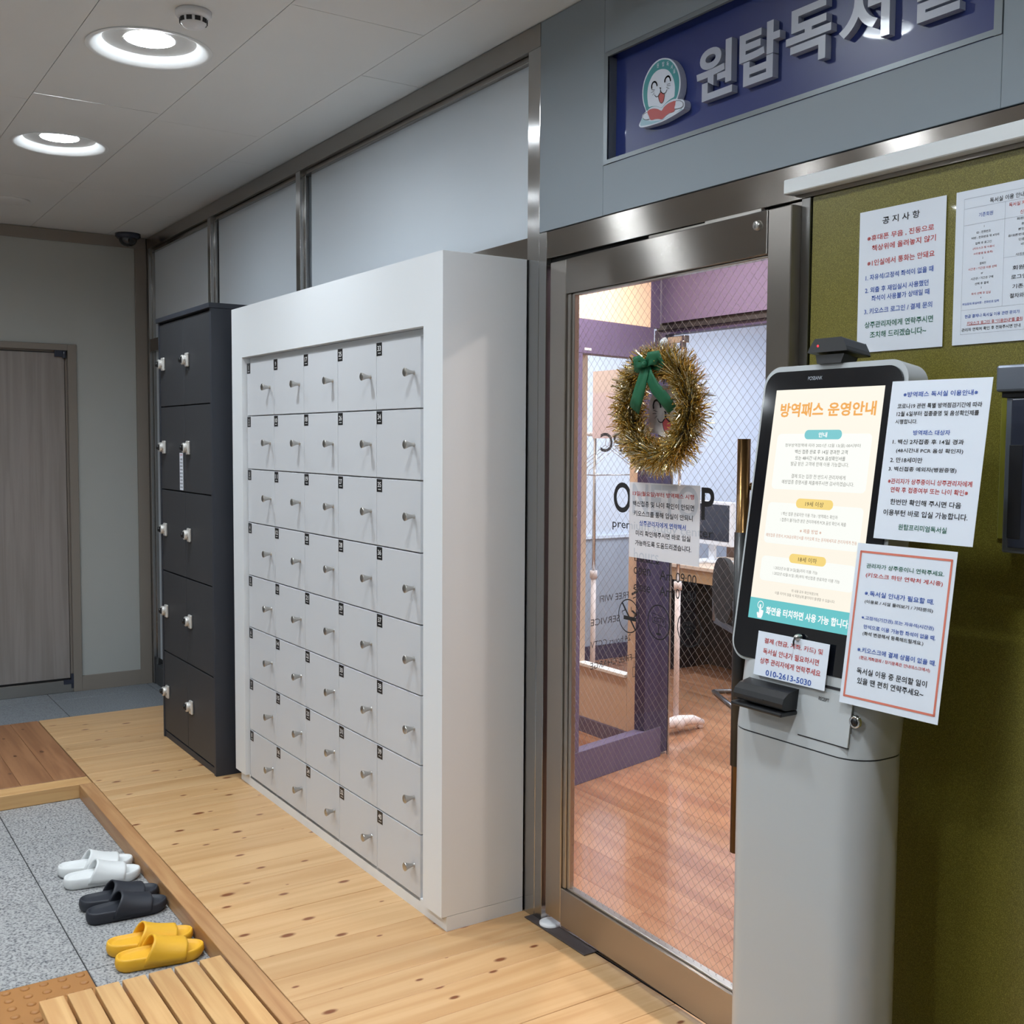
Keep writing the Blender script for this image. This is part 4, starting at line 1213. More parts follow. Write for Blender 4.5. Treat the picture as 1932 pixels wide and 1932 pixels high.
# bow
def ribbon_strip(pts, w_, parent, name='bow_tail'):
    """pts: (u, d, z) centre line; the strip stands facing -y"""
    P = [Vector(p) for p in pts]; vs = []; fs = []
    for i, p in enumerate(P):
        t_ = (P[min(i + 1, len(P) - 1)] - P[max(i - 1, 0)]).normalized()
        s_ = t_.cross(Vector((0, 1, 0))); 
        if s_.length < .1: s_ = Vector((0, 0, 1))
        s_.normalize(); ww = (w_[i] if isinstance(w_, list) else w_) / 2
        for k_ in range(5):
            f_ = -1 + k_ / 2
            vs.append(p + s_ * ww * f_ + Vector((0, 0.0022 * math.cos(f_ * 3.1 + i), 0)))
    for i in range(len(P) - 1):
        for k_ in range(4): fs.append((i * 5 + k_, i * 5 + k_ + 1, i * 5 + k_ + 6, i * 5 + k_ + 5))
    mb = MB(); mb.add(vs, fs, 0, True)
    o = mb.build(name, 'ribbon', parent); md = o.modifiers.new('thickness', 'SOLIDIFY'); md.thickness = 0.0012
    return o
bx, bz, yb_ = 0.014, 0.112, -0.104
ribbon_strip([(bx, yb_, bz), (bx - 0.012, yb_ - .004, bz - 0.030), (bx - 0.030, yb_ - .001, bz - 0.058), (bx - 0.050, yb_ + .004, bz - 0.084), (bx - 0.070, yb_ + .010, bz - 0.112)], [0.020, 0.036, 0.044, 0.047, 0.046], wt)
ribbon_strip([(bx, yb_, bz), (bx + 0.012, yb_ - .004, bz - 0.030), (bx + 0.028, yb_, bz - 0.060), (bx + 0.052, yb_ + .010, bz - 0.088), (bx + 0.072, yb_ + .022, bz - 0.118)], [0.018, 0.030, 0.036, 0.038, 0.034], wt)
for sx in (-1, 1):
    tl = 0.0 if sx < 0 else 0.010
    ribbon_strip([(bx, yb_ - .004, bz), (bx + sx * 0.020, yb_ - .012, bz + 0.007 + tl * .6), (bx + sx * 0.046, yb_ - .008, bz + 0.004 + tl), (bx + sx * 0.052, yb_ + .002, bz - 0.006 + tl), (bx + sx * 0.030, yb_ + .006, bz - 0.008 + tl * .5), (bx, yb_ + .002, bz - 0.002)], [0.016, 0.034, 0.036, 0.028, 0.030, 0.016], wt, 'bow_loop')
MB().lathe([(0.0005, -0.008), (0.006, -0.006), (0.0085, 0), (0.006, 0.006), (0.0005, 0.008)], 16, c=(bx, yb_ - .010, bz)).build('bow_knot', 'ribbon', wt)
hk = MB().lathe([(0.0005, -0.012), (0.007, -0.011), (0.012, -0.005), (0.014, 0.0)], 24, axis='y', c=(-0.048, -0.0005, 0.176)).tube([(-0.048, -0.012, 0.176), (-0.046, -0.020, 0.168), (-0.040, -0.026, 0.158), (-0.034, -0.036, 0.158)], 0.0022, 8)
hk.build('suction_hook', 'white_plastic', wt)

# notice taped to the door glass
def door_sheet():
    u0, z0 = du(-2.219, 1.183)
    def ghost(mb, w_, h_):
        # grey copies of the glass lettering, painted on the sheet as its show-through
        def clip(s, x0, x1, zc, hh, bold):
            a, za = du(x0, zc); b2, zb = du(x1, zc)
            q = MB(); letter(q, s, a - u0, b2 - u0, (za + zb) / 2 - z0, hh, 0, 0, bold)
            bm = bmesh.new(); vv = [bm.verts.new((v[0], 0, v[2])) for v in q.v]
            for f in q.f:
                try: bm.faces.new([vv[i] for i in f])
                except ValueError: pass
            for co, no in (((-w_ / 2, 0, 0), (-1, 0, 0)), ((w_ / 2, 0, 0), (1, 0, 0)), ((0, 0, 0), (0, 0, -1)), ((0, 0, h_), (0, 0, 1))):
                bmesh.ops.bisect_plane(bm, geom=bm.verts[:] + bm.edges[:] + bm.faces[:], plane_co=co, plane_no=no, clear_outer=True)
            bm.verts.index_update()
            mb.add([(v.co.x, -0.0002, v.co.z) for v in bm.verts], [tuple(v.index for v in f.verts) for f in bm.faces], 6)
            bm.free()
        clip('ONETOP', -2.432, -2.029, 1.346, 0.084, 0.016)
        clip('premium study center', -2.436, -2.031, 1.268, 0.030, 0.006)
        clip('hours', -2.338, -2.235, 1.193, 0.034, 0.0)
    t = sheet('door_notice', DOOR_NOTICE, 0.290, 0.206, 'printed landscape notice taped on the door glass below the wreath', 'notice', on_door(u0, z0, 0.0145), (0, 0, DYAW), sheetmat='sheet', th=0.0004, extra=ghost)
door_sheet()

# ================================================================== NOTICES ON THE GREEN WALL
sheet('wall_notice', WALL_NOTICE, 0.210, 0.297, 'white notice with red, blue and green Korean text on the green wall', 'notice', (-1.4765, W - 0.0030, 1.695), (0, 0, 0))
def guide_grid(mb, w_, h_):
    P = lambda u, v: ((u - .5) * w_, (1 - v) * h_)
    for a, b_ in (((.087, .054), (.93, .054)), ((.087, .118), (.93, .118)), ((.09, .225), (.93, .225)), ((.085, .775), (.93, .775)), ((.085, .932), (.93, .932)), ((.087, .054), (.087, .932)), ((.50, .118), (.50, .775)), ((.50, .47), (.93, .47)), ((.93, .054), (.93, .932))):
        mb.ribbon([P(*a), P(*b_)], 0.0004, -0.0005, m=5)
    mb.ribbon([P(.15, .876), P(.70, .876)], 0.0006, -0.0005, m=1)
sheet('user_guide', USE_GUIDE, 0.210, 0.297, 'white sheet with a two column table on the green wall, cut by the picture edge', 'notice', (-1.2445, W - 0.0030, 1.695), (0, 0, 0), extra=guide_grid, bold=0.006)

# face terminal on the wall at the picture edge
ft = empty('wall_terminal', (-1.13, W - 0.001, 1.30), label='grey wall mounted terminal on the green wall at the picture edge', cat='terminal')
def tp(name, m, x0, x1, y0, y1, z0, z1, bevel=0.0):
    o = box(name, m, x0, x1, y0, y1, z0, z1, ft, bevel, 2); o.location -= ft.location; return o
tp('back_plate', 'clear_plate', -1.238, -1.03, W - 0.006, W - 0.001, 1.320, 1.610, 0.004)
tp('bracket', 'device_grey', -1.203, -1.04, W - 0.080, W - 0.008, 1.596, 1.645, 0.005)
tp('hinge', 'near_black', -1.196, -1.05, W - 0.070, W - 0.03, 1.586, 1.598, 0.001)
tp('frame', 'device_grey', -1.189, -1.05, W - 0.066, W - 0.008, 1.302, 1.588, 0.003)
tp('glass_front', 'device_dark', -1.176, -1.06, W - 0.0705, W - 0.0655, 1.312, 1.584, 0.003)
tp('keypad', 'near_black', -1.176, -1.15, W - 0.0720, W - 0.0702, 1.33, 1.50, 0.001)

# ================================================================== KIOSK
KYC = 1.632
kc = empty('kiosk', (-1.475, 1.70, 0), label='white self-service kiosk with a lit upright touch screen beside the glass door', cat='kiosk')
def kb(mb, name, m, parent=kc, bevel=0.0, **k):
    o = mb.build(name, m, parent, bevel, **k)
    o.location = -kc.location if parent is kc else (0, 0, 0)
    return o
def rplan(x0, x1, y0, y1, r): return rrect(x0, x1, y0, y1, r, 10)
BX0, BX1, BY0, BY1 = -1.652, -1.302, 1.632, 1.785
P = rplan(BX0, BX1, BY0, BY1, 0.062)
kb(MB().prism(P, 0.03, 0.9105, 'xy', smooth=True), 'column', 'kiosk_white')
kb(MB().prism(rplan(BX0 + 0.0015, BX1 - 0.0015, BY0 + 0.0015, BY1 - 0.0015, 0.06), 0.9105, 0.9135, 'xy'), 'seam', 'near_black')
# upper body leaning back with the head
def lean(z): return (z - 0.9135) * math.tan(R(8.5)) if z > 0.9135 else 0
mb = MB(); vs = []; fs = []; zs_ = [0.9135, 0.98, 1.03, 1.085]; n_ = len(P)
for z in zs_:
    k_ = lean(z) * 0.93
    for (x, y) in P: vs.append((x, y + k_, z))
for i in range(len(zs_) - 1):
    for j in range(n_): fs.append((i * n_ + j, i * n_ + (j + 1) % n_, (i + 1) * n_ + (j + 1) % n_, (i + 1) * n_ + j))
mb.add(vs, fs, 0, True); mb.add(vs[:n_], [tuple(range(n_))[::-1]], 0); mb.add(vs[-n_:], [tuple(range(n_))], 0); kb(mb, 'printer_housing', 'kiosk_white')
kb(MB().prism(rplan(-1.70, -1.25, 1.56, 1.90, 0.05), 0.0, 0.03, 'xy', smooth=True), 'base_plate', 'kiosk_white', bevel=0.003)
# head: local frame tilted 8.5 degrees back; origin on the screen plane
TH = R(8.5)
HO = Vector((0, 1.7, 1.37))
def hz(z): return (z - 1.37) / math.cos(TH)
HM = Matrix.Translation(HO) @ Matrix.Rotation(-TH, 4, 'X')
def head(mb, name, m, parent=kc, bevel=0.0, **k):
    mb.v = [tuple(HM @ Vector(v)) for v in mb.v]
    return kb(mb, name, m, parent, bevel, **k)
HX0, HX1 = -1.664, -1.304
zb, zt = hz(1.052), hz(1.660)
shell = MB().prism(rrect(HX0, HX1, zb, zt, 0.042, 10), 0.0025, 0.062, 'xz', smooth=True)
head(shell, 'head_shell', 'kiosk_white', bevel=0.004, segs=3)
gl = MB().prism(rrect(HX0 + 0.009, HX1 - 0.009, zb + 0.006, zt - 0.012, 0.034, 10), -0.0022, 0.003, 'xz', m=0)
gobj = head(gl, 'front_glass', 'kiosk_black')
s0, s1, v0, v1 = -1.622, -1.350, hz(1.139), hz(1.610)
def SP(u, v): return (s0 + u * (s1 - s0), v1 + v * (v0 - v1))
sc = MB(); D = -0.0026
names = ['bg', 'o', 'w', 'box', 'teal', 'yel', 'd', 'k', 'r', 'bar']; SI = {n: i for i, n in enumerate(names)}
def srect(u0, u1, va, vb, m, rr=0.0, e=0.0):
    x0, z1_ = SP(u0, va); x1, z0_ = SP(u1, vb)
    P_ = rrect(x0, x1, z0_, z1_, rr) if rr else [(x0, z0_), (x1, z0_), (x1, z1_), (x0, z1_)]
    sc.add([(p[0], D - e, p[1]) for p in P_], [tuple(range(len(P_)))], SI[m])
srect(0, 1, 0, 1, 'bg')
srect(0.07, 0.945, 0.192, 0.433, 'box', 0.010, 0.0003); srect(0.06, 0.95, 0.491, 0.668, 'box', 0.010, 0.0003); srect(0.064, 0.946, 0.724, 0.831, 'box', 0.010, 0.0003)
srect(0.333, 0.679, 0.176, 0.216, 'teal', 0.0092, 0.0005); srect(0.334, 0.679, 0.468, 0.509, 'yel', 0.0092, 0.0005); srect(0.334, 0.679, 0.703, 0.742, 'yel', 0.0092, 0.0005)
srect(0, 1, 0.910, 1, 'bar', 0, 0.0004)
for s, c, u0, u1, v, hv in SCREEN_TEXT:
    x0, z = SP(u0, v); x1, _ = SP(u1, v)
    letter(sc, s, x0, x1, z, hv * (v1 - v0) * -1 if False else hv * abs(v1 - v0), D - 0.0007, SI[c], 0.03 if c in 'ow' else 0.0)
# pointing hand icon
hx_, hz_ = SP(0.112, 0.955)
sc.ribbon([(hx_ + 0.0075 * math.cos(a), hz_ + 0.008 + 0.0075 * math.sin(a)) for a in [2 * math.pi * i / 20 for i in range(21)]], 0.0015, D - 0.0007, m=SI['w'])
sc.add([(hx_ + a, D - 0.0008, hz_ + b_) for a, b_ in ((-0.002, 0.009), (0.002, 0.009), (0.002, -0.001), (0.010, -0.003), (0.009, -0.012), (0.006, -0.019), (-0.004, -0.019), (-0.008, -0.009), (-0.005, -0.007), (-0.002, -0.009))], [tuple(range(10))], SI['w'])
sobj = head(sc, 'screen', ['screen_' + n for n in names], parent=kc, recalc=False)
br_ = MB(); letter(br_, 'POSBANK', -1.541, -1.504, hz(1.6315), 0.0078, -0.0028, 0, 0.01)
head(br_, 'maker_name', 'ink_l', recalc=False)
# lower fittings
def onf(z): return 1.632 + lean(z) * 0.93
def frontquad(mb, x0, x1, z0, z1, e, m=0, th=0.001):
    mb.add([(x0, onf(z0) - e, z0), (x1, onf(z0) - e, z0), (x1, onf(z1) - e, z1), (x0, onf(z1) - e, z1), (x0, onf(z0) - e + th, z0), (x1, onf(z0) - e + th, z0), (x1, onf(z1) - e + th, z1), (x0, onf(z1) - e + th, z1)], [(0, 1, 2, 3), (0, 4, 5, 1), (1, 5, 6, 2), (2, 6, 7, 3), (3, 7, 4, 0)], m)
mb = MB(); frontquad(mb, -1.455, -1.335, 0.935, 1.028, 0.0018, th=0.003); kb(mb, 'printer_door', 'kiosk_white')
mb = MB(); frontquad(mb, -1.456, -1.334, 0.9325, 0.9345, 0.0008, th=0.002); kb(mb, 'printer_door_gap', 'near_black')
mb = MB(); frontquad(mb, -1.425, -1.352, 1.0345, 1.0395, 0.0010, th=0.003); kb(mb, 'receipt_slot', 'near_black')
mb = MB(); letter(mb, 'RECEIPT', -1.414, -1.389, 1.0125, 0.0065, 0, 0, 0.01)
mb.v = [(v[0], onf(v[2]) - 0.0024, v[2]) for v in mb.v]; kb(mb, 'receipt_lettering', 'ink_k', recalc=False)
mb = MB().lathe([(0.0005, -0.002), (0.0085, -0.002), (0.0105, -0.0035), (0.0120, 0.0), (0.0125, 0.004)], 28, axis='y', c=(-1.3265, onf(0.985) + 0.0005, 0.985)); kl_ = kb(mb, 'lock', 'chrome')
mb = MB().lathe([(0.0005, -0.0026), (0.0075, -0.0026), (0.0075, -0.001)], 24, axis='y', c=(-1.3265, onf(0.985) + 0.0005, 0.985)); kb(mb, 'lock_core', 'black_plastic')
# magnetic card reader
cr = MB()
x0, x1, y0_, y1_ = -1.598, -1.466, 1.602, onf(1.0) + 0.004
cr.prism([(1.602, 0.9825), (1.600, 0.994), (1.604, 1.004), (1.618, 1.014), (y1_, 1.020), (y1_, 0.980), (1.612, 0.980)], x0, x1, 'yz')
ro = kb(cr, 'card_reader', 'black_plastic', bevel=0.003)
cr2 = MB().box(x0 - 0.002, x1 + 0.002, 1.594, y1_, 0.9690, 0.9775); kb(cr2, 'reader_tray', 'black_plastic', bevel=0.003)
cr3 = MB().box(x0 + 0.030, x1 - 0.050, 1.5990, 1.6015, 0.992, 0.995); kb(cr3, 'reader_slot', 'near_black')
# camera unit on top of the head
cx_ = -1.490
cb = MB().prism([(cx_ - 0.030, 0), (cx_ + 0.030, 0), (cx_ + 0.036, 0.018), (cx_ - 0.036, 0.018)], -0.006, 0.036, 'xz')
cb.v = [(v[0], v[1], v[2] + zt - 0.001) for v in cb.v]; head(cb, 'camera_neck', 'black_plastic', bevel=0.002)
c2_ = MB(); q0 = zt + 0.020
fr_ = [(cx_ - 0.050, q0), (cx_ + 0.050, q0), (cx_ + 0.046, q0 + 0.010), (cx_ + 0.034, q0 + 0.028), (cx_ - 0.034, q0 + 0.028), (cx_ - 0.046, q0 + 0.010)]
c2_.prism(fr_, -0.016, 0.056, 'xz'); head(c2_, 'camera_unit', 'black_plastic', bevel=0.003)
c3_ = MB().box(cx_ - 0.020, cx_ + 0.016, -0.008, 0.012, q0 + 0.0282, q0 + 0.0290); head(c3_, 'camera_sticker', 'kiosk_white')
c4_ = MB().lathe([(0.0005, -0.0175), (0.0018, -0.0170), (0.0020, -0.0160)], 12, axis='y', c=(cx_ - 0.024, 0, q0 + 0.013)); head(c4_, 'indicator_light', 'red_led')

# sheets fixed along the right edge of the kiosk head
def head_sheet(nm, lines, w_, h_, cx, cz, label, yaw=0.0, roll=0.0, e=0.006, extra=None, bold=0.012, **k):
    p = HM @ Vector((cx, -e, hz(cz) - h_ / 2))
    rot = (Matrix.Rotation(-TH, 4, 'X') @ Matrix.Rotation(yaw, 4, 'Z') @ Matrix.Rotation(roll, 4, 'Y')).to_euler()
    return sheet(nm, lines, w_, h_, label, 'notice', p, rot, extra=extra, bold=bold, **k)
head_sheet('pass_notice', PASS_GUIDE, 0.203, 0.294, -1.2290, 1.4700, 'white printed sheet stuck to the right side of the kiosk, the upper one', R(1.0))
def frame_red(mb, w_, h_):
    P_ = lambda u, v: ((u - .5) * w_, (1 - v) * h_)
    c = [P_(.045, .052), P_(.958, .052), P_(.958, .952), P_(.045, .952), P_(.045, .052)]
    mb.ribbon(c, 0.0040, -0.0005, m=4)
head_sheet('contact_notice', CONTACT_GUIDE, 0.206, 0.300, -1.2540, 1.1650, 'white printed sheet with an orange border stuck below the other on the kiosk', R(2.0), R(-0.3), e=0.010, extra=frame_red)
cc_ = head_sheet('phone_card', CALL_CARD, 0.184, 0.089, -1.4880, 1.0725, 'small white card with red text and a blue phone number below the screen', 0, R(0), e=0.0115)
kr = empty('hanging_charm', HM @ Vector((-1.476, -0.0165, hz(1.118))), rot=(Matrix.Rotation(-TH, 4, 'X')).to_euler(), label='small clear suction hook holding the phone card below the screen', cat='hook')
MB().lathe([(0.0005, -0.004), (0.004, -0.003), (0.0065, 0.002), (0.0078, 0.0095)], 20, axis='y').build('suction_cup', 'satin_metal', kr)
MB().tube([(0, -0.003, 0), (0, -0.006, -0.008), (0.0, -0.005, -0.014), (-0.002, -0.003, -0.017)], 0.0018, 8).build('hook', 'black_plastic', kr)

# ================================================================== ROOM BEHIND THE GLASS DOOR
rf = empty('floor_2', (-4.5, 4.5, 0), kind='structure')
lamp_proto = None
LWd = 0.19
y = 2.065; row = 0
MB().box(-8.0, 0.5, 2.061, 8.0, -0.03, -0.009).build('underlay', 'grout', rf).location = (4.5, -4.5, 0)
while y < 6.6:
    x = -7.0 + (row * 0.437) % 1.25
    while x < 0.4:
        if lamp_proto is None:
            lamp_proto = MB().box(-LWd / 2 + .0004, LWd / 2 - .0004, -0.6246, 0.6246, -0.008, 0).build('laminate_board', 'laminate', rf); o = lamp_proto
        else:
            o = lamp_proto.copy(); COL.objects.link(o)
        o.rotation_euler = (0, 0, R(90))
        o.location = (x + 4.5, y + LWd / 2 - 4.5, 0); x += 1.25
    y += LWd; row += 1
RC = 2.50
def st(name, m, *a, bevel=0.0):
    o = box(name, m, *a, bevel=bevel); o['kind'] = 'structure'; return o
st('ceiling_2', 'room_ceiling', -8.0, 0.5, 2.07, 8.0, RC, RC + 0.05)
st('wall_side', 'pale_blue', -6.02, -5.96, 3.50, 8.0, 0.86, RC)
st('wall_side', 'grey_blue', -6.02, -5.958, 3.50, 8.0, 0.0, 0.84)
st('trim_3', 'pale_blue', -6.02, -5.945, 3.50, 8.0, 0.84, 0.862)
st('baseboard_side', 'purple_dark', -6.02, -5.942, 3.50, 8.0, 0.0, 0.10)
st('wall_far', 'pale_blue', -5.95, 0.5, 6.6, 6.7, 0.0, RC)
st('wall_near', 'cream_wall', 0.4, 0.5, 2.09, 6.6, 0.0, RC)
st('wall_inner', 'cream_wall', -7.3, -2.80, 2.085, 2.10, 0.0, RC)
st('wall_inner', 'cream_wall', -1.70, 0.40, 2.065, 2.10, 0.0, RC)
# slanted glazed screen with purple frame
A0 = Vector((-3.640, 2.102)); AD = R(13.4)
ux = Vector((-math.sin(AD), math.cos(AD)))
scn = empty('wall_screen', (A0.x, A0.y, 0), math.atan2(ux.y, ux.x), kind='structure')
S = lambda x, y: (Vector((x, y)) - A0).dot(ux)
def sp(name, m, s0_, s1_, z0, z1, t0=-0.03, t1=0.03, bevel=0.002):
    return box(name, m, s0_, s1_, t0, t1, z0, z1, scn, bevel)
sa, sb_, sc_, sd_ = S(-3.822, 2.858), S(-3.934, 3.320), S(-3.965, 3.455), S(-3.978, 3.530)
sp('stile', 'purple', 0.0, sa, 0.146, 1.880)
sp('bottom_rail', 'purple', 0.0, sc_, 0.0, 0.145)
sp('header', 'purple', 0.0, sb_ + 0.04, 1.881, 2.028)
sp('stile', 'purple_dark', sb_ + 0.004, sc_, 0.146, 1.880)
sp('post', 'purple_dark', sc_ + 0.001, sd_, 0.012, 2.028, -0.02, 0.04)
sp('upper_wall', 'cream_wall', 0.0, sb_ + 0.012, 2.029, RC, -0.028, 0.028, 0)
sp('upper_post', 'purple', sb_ + 0.013, S(-3.955, 3.40), 2.029, RC, -0.03, 0.03, 0)
sp('sticker', 'white_plastic', sa + 0.01, sa + 0.055, 1.895, 1.905, -0.0315, -0.0302, 0)
MB().quad((sa, 0, 0.146), (sb_ + 0.004, 0, 0.146), (sb_ + 0.004, 0, 1.88), (sa, 0, 1.88)).build('glass_pane', 'pane', scn, recalc=False)
lt2 = MB()
def gl2(s, xa, ya, xb, yb_, zc, hh, b=0.0): letter(lt2, s, xa, xb, zc, hh, -0.004, 0, b, mirror=True)
PX = lambda s: sa + s      # distance along the pane from its left edge
gw2 = sb_ - sa
gl2('PC', PX(gw2 * 0.335), 0, PX(gw2 * 0.66), 0, 1.500, 0.085, 0.01)
gl2('FREE WIFI', PX(gw2 * 0.35), 0, PX(gw2 * 0.80), 0, 0.800, 0.030)
gl2('SERVICE', PX(gw2 * 0.22), 0, PX(gw2 * 0.66), 0, 0.700, 0.030)
gl2('24 hours CCTV', PX(gw2 * 0.22), 0, PX(gw2 * 0.84), 0, 0.600, 0.030)
gl2('FREE CHARGE', PX(gw2 * 0.22), 0, PX(gw2 * 0.86), 0, 0.505, 0.030)
bx_ = PX(gw2 * 0.90)
lt2.ribbon([(bx_ - 0.022, 0.80), (bx_ + 0.022, 0.81)], 0.012, -0.004); lt2.ribbon([(bx_ - 0.012, 0.825), (bx_ + 0.012, 0.83)], 0.005, -0.004); lt2.ribbon([(bx_ - 0.015, 0.78), (bx_ + 0.015, 0.785)], 0.005, -0.004)
lt2.ribbon([(bx_ - 0.018, 0.72), (bx_ + 0.014, 0.70), (bx_ - 0.01, 0.685)], 0.010, -0.004)
lt2.ribbon([(bx_ - 0.018, 0.50), (bx_ + 0.018, 0.50), (bx_ + 0.018, 0.53), (bx_ + 0.004, 0.53)], 0.003, -0.004)
lt2.ribbon([(bx_, 0.485), (bx_, 0.455)], 0.003, -0.004); lt2.ribbon([(bx_ - 0.010, 0.455), (bx_ + 0.010, 0.455), (bx_ + 0.008, 0.41), (bx_ - 0.008, 0.41), (bx_ - 0.010, 0.455)], 0.003, -0.004)
lt2.build('lettering', 'ink_k', scn, recalc=False)
# cream wall with a window behind the screen, in line with the opening
cw = empty('wall_cream', (-4.40, 3.42, 0), kind='structure')
def cp(name, m, x0, x1, z0, z1, y0=3.42, y1=3.46, bevel=0.001):
    o = box(name, m, x0, x1, y0, y1, z0, z1, cw, bevel); o.location -= Vector((-4.40, 3.42, 0)); return o
cp('stile', 'cream_door', -4.065 - 0.075, -4.065, 0.079, 2.30)
cp('stile', 'cream_door', -5.30, -4.535, 0.36, 1.95)
cp('lower_panel', 'cream_door', -5.30, -4.142, 0.079, 0.345)
cp('sill', 'lamp_white', -5.30, -4.142, 0.347, 0.362, 3.405, 3.46)
cp('head', 'cream_door', -5.30, -4.142, 1.952, 2.30)
cp('skirting', 'purple', -5.30, -4.065, 0.0, 0.078, 3.412, 3.46)
MB().quad((-0.135, 0.02, 0.36), (0.26, 0.02, 0.36), (0.26, 0.02, 1.95), (-0.135, 0.02, 1.95)).build('glass_pane', 'pane', cw, recalc=False)
ps = empty('pink_poster', (-4.36, 3.452, 1.52), label='pale pink poster behind the inner window to the left of the wreath', cat='poster')
MB().box(-0.12, 0.14, 0, 0.001, 0, 0.34).build('paper_sheet', 'poster_back', ps)
MB().box(-0.12, 0.14, -0.0006, -0.0002, 0.23, 0.34).build('upper_band', 'rack_white', ps)
# opening to the study room
st('wall_over', 'purple', -3.955, -1.0, 3.430, 3.50, 2.056, RC)
st('trim_4', 'near_black', -3.985, -1.0, 3.445, 3.52, 2.026, 2.055)
st('trim_5', 'purple_dark', -3.985, -1.0, 3.46, 3.52, 2.005, 2.0255)
st('wall_right_inner', 'purple', -2.2, -1.0, 3.45, 3.52, 0.0, 2.004)
gd = empty('glass_leaf', (-3.60, 3.49, 0), label='frameless glass door leaf standing in the opening behind the entrance door', cat='glass door')
MB().quad((-0.31, 0, 0.01), (1.39, 0, 0.01), (1.39, 0, 1.99), (-0.31, 0, 1.99)).build('pane', 'pane', gd, recalc=False)
MB().box(-0.318, -0.310, -0.005, 0.005, 0.01, 1.99).build('pane_edge', 'satin_metal', gd)
MB().box(-0.34, -0.22, -0.02, 0.012, 1.962, 1.995).box(-0.24, -0.225, -0.03, 0.0, 1.93, 1.97).build('top_fitting', 'chrome', gd, bevel=0.003)
# coat rack
rk = empty('coat_rack', (-4.54, 3.80, 0), label='white and chrome coat rack on castor feet behind the door glass', cat='coat rack')
def rkp(mb, name, m, **k):
    o = mb.build(name, m, rk, **k); return o
for px_, py_ in ((0.304, 0.03), (-0.31, -0.045)):
    rkp(MB().tube([(px_, py_, 0.06), (px_, py_, 0.745)], 0.0145, 16), 'lower_pole', 'rack_white')
    rkp(MB().tube([(px_, py_, 0.742), (px_, py_, 0.785)], 0.021, 16), 'collar', 'rack_white')
    rkp(MB().tube([(px_, py_, 0.785), (px_, py_, 1.53)], 0.0095, 12), 'upper_pole', 'chrome')
    f_ = MB()
    f_.tube([(px_ + 0.02, py_ - 0.22, 0.030), (px_ + 0.02, py_ - 0.10, 0.052), (px_ + 0.02, py_, 0.060), (px_ + 0.02, py_ + 0.10, 0.052), (px_ + 0.02, py_ + 0.17, 0.030)], [0.016, 0.026, 0.030, 0.026, 0.016], 16)
    rkp(f_, 'foot', 'rack_white')
    rkp(MB().lathe([(0.0005, -0.012), (0.026, -0.012), (0.026, 0.012), (0.0005, 0.012)], 24, axis='x', c=(px_ + 0.046, py_ - 0.015, 0.052)), 'hub', 'rack_white')
    for q in (-0.19, 0.15): rkp(MB().lathe([(0.0005, -0.010), (0.015, -0.010), (0.015, 0.010), (0.0005, 0.010)], 16, axis='x', c=(px_ + 0.02, py_ + q, 0.0155)), 'castor', 'rack_white')
rkp(MB().tube([(-0.37, -0.045, 1.545), (0.36, 0.03, 1.545)], 0.012, 12), 'rail', 'rack_white')
hg = None
for k, (hx2, dz) in enumerate(((-0.235, 0), (-0.205, 0.0), (-0.17, 0.0), (-0.13, 0.0))):
    if hg is None:
        hg = empty('coat_hanger', (0, 0, 0), label='wire coat hanger on the rack behind the glass', cat='hanger', group='wire hangers on the coat rack')
        mb = MB(); rr_ = 0.0018
        mb.tube([(0, 0.018 * math.cos(a), 0.0 + 0.018 * math.sin(a)) for a in [R(200 - 20 * i) for i in range(12)]] + [(0, 0.004, -0.03), (0, 0, -0.06)], rr_, 8)
        mb.tube([(0, 0, -0.06), (0, -0.06, -0.10), (0, -0.20, -0.195), (0, -0.205, -0.215), (0, -0.19, -0.222), (0, 0.19, -0.222), (0, 0.205, -0.215), (0, 0.20, -0.195), (0, 0.06, -0.10), (0, 0, -0.06)], rr_, 8)
        mb.build('wire', 'chrome', hg); o = hg
    else: o = copy_tree(hg)
    o.location = (-4.54 + hx2, 3.80 - 0.045 + (hx2 + 0.37) * 0.1027, 1.545); o.rotation_euler = (0, 0, R(-6 + k * 2))
# desk, divider, monitor, chair
dk_ = empty('study_desk', (-4.6, 5.05, 0), label='light wooden desk along the room behind the chair', cat='desk')
def dp(name, m, *a, bevel=0.002):
    o = box(name, m, *a, dk_, bevel); o.location -= dk_.location; return o
dp('desk_top', 'cream_door', -5.45, -3.9, 4.76, 5.36, 0.700, 0.724)
dp('apron', 'desk_wood', -5.43, -3.92, 4.775, 4.80, 0.618, 0.699)
dp('back_panel', 'near_black', -5.43, -3.92, 5.20, 5.22, 0.0, 0.699)
dp('side_panel', 'near_black', -5.45, -5.43, 4.80, 5.34, 0.0, 0.699); dp('side_panel', 'near_black', -3.92, -3.90, 4.80, 5.34, 0.0, 0.699)
tag(box('desk_divider', 'wood_dark', -5.45, -3.9, 5.365, 5.405, 0.0, 0.905, bevel=0.002), 'low dark wooden divider standing behind the study desk', 'divider')
mo = empty('monitor', (-5.27, 5.02, 0.724), R(-4), label='white framed computer monitor on the desk, screen dark', cat='monitor')
MB().box(-0.235, 0.235, -0.004, 0.030, 0.115, 0.400).build('casing', 'white_plastic', mo, bevel=0.005)
MB().box(-0.212, 0.212, -0.0055, -0.0042, 0.145, 0.380).build('screen', 'monitor_screen', mo)
MB().box(-0.03, 0.03, 0.03, 0.05, 0.01, 0.22).build('neck', 'white_plastic', mo, bevel=0.004)
MB().box(-0.11, 0.11, -0.05, 0.13, 0, 0.012).build('stand', 'white_plastic', mo, bevel=0.004)
pr = empty('white_printer', (-4.86, 5.08, 0.724), label='low white device with cables on the desk beside the monitor', cat='device')
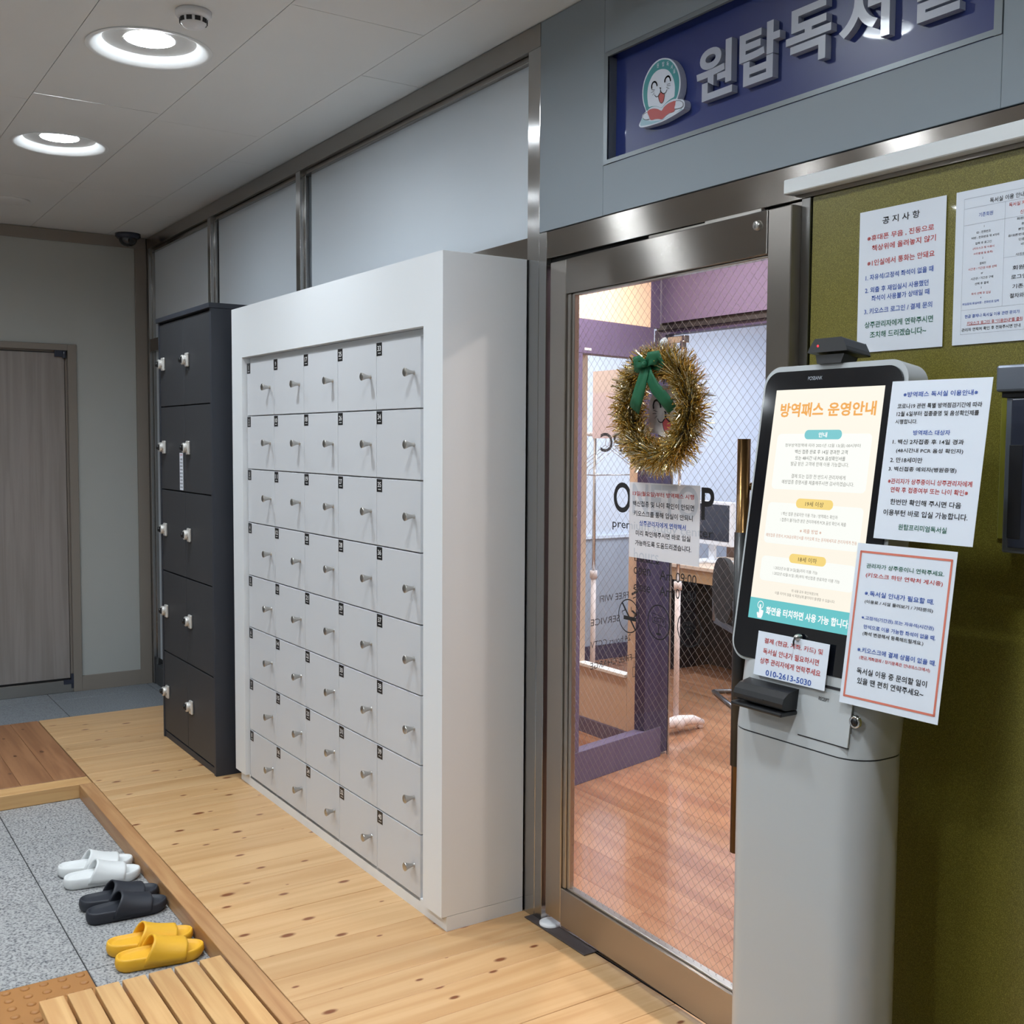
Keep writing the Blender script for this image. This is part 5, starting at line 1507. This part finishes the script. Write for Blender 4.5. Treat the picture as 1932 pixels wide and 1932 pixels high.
MB().box(-0.10, 0.10, -0.12, 0.12, 0, 0.06).build('casing', 'white_plastic', pr, bevel=0.01)
cab = MB()
for q in range(4): cab.tube([(-0.08 + q * 0.03, -0.10, 0.062), (-0.05 + q * 0.04, -0.13, 0.12 + 0.01 * q), (0.02 + q * 0.02, -0.11, 0.09), (0.09, -0.10 + q * 0.02, 0.03)], 0.004, 8)
cab.build('cable', 'white_plastic', pr)
lp_ = empty('laptop', (-5.38, 4.90, 0.724), R(8), label='white keyboard lying on the desk in front of the monitor', cat='keyboard')
MB().box(-0.17, 0.17, -0.06, 0.06, 0, 0.016).build('body', 'white_plastic', lp_, bevel=0.003)
ch = empty('office_chair', (-4.47, 4.70, 0), R(-28), label='black chair with a rounded back and grey tube frame at the desk', cat='chair')
bk = MB(); P_ = rrect(-0.20, 0.20, 0.47, 0.84, 0.17, 10)
bk.prism(P_, -0.245, -0.215, 'xz'); bk.build('backrest', 'fabric_black', ch, bevel=0.003, segs=1)
MB().box(-0.21, 0.21, -0.20, 0.21, 0.425, 0.470).build('seat', 'fabric_black', ch, bevel=0.012)
MB().box(-0.235, 0.235, -0.225, -0.20, 0.425, 0.455).build('rear_rail', 'tube_grey', ch, bevel=0.004)
for sx in (-1, 1):
    fr2 = MB()
    fr2.tube([(sx * 0.20, -0.23, 0.62), (sx * 0.215, -0.225, 0.45), (sx * 0.22, -0.15, 0.40), (sx * 0.22, 0.05, 0.395), (sx * 0.22, 0.17, 0.37), (sx * 0.22, 0.20, 0.30), (sx * 0.22, 0.12, 0.10), (sx * 0.22, 0.08, 0.015), (sx * 0.22, 0.0, 0.014), (sx * 0.22, -0.22, 0.014)], 0.0125, 12)
    fr2.build('side_frame', 'tube_grey', ch)
MB().tube([(-0.22, -0.22, 0.014), (0.22, -0.22, 0.014)], 0.0125, 12).build('floor_bar', 'tube_grey', ch)
MB().tube([(-0.22, 0.19, 0.36), (0.22, 0.19, 0.36)], 0.0105, 12).build('front_bar', 'tube_grey', ch)

# lamps of the inner rooms
def room_lamp(x, y, m, label, r_=0.075):
    t = empty('room_downlight', (x, y, RC - 0.0005), label=label, cat='ceiling light', group='downlights in the rooms behind the glass door')
    MB().lathe([(r_ + 0.02, 0.0), (r_ + 0.018, -0.004), (r_, -0.004)], 40).build('rim', 'lamp_white', t, recalc=False)
    MB().lathe([(r_, -0.003), (0.0005, -0.003)], 40).build('lens', m, t, recalc=False)
for x, y in ((-2.35, 2.92), (-3.35, 2.85), (-1.2, 2.9), (-4.75, 2.75)): room_lamp(x, y, 'warm_lamp', 'unseen warm downlight above the entry behind the glass door, hidden by the header')  # the last of these is added out of view to brighten the pink poster
for x, y in ((-4.9, 4.3), (-3.6, 4.4), (-2.4, 4.4), (-4.9, 5.7), (-3.4, 5.8), (-5.3, 3.85)): room_lamp(x, y, 'cool_lamp', 'cool downlight in the study room behind the glass door, hidden by the header')
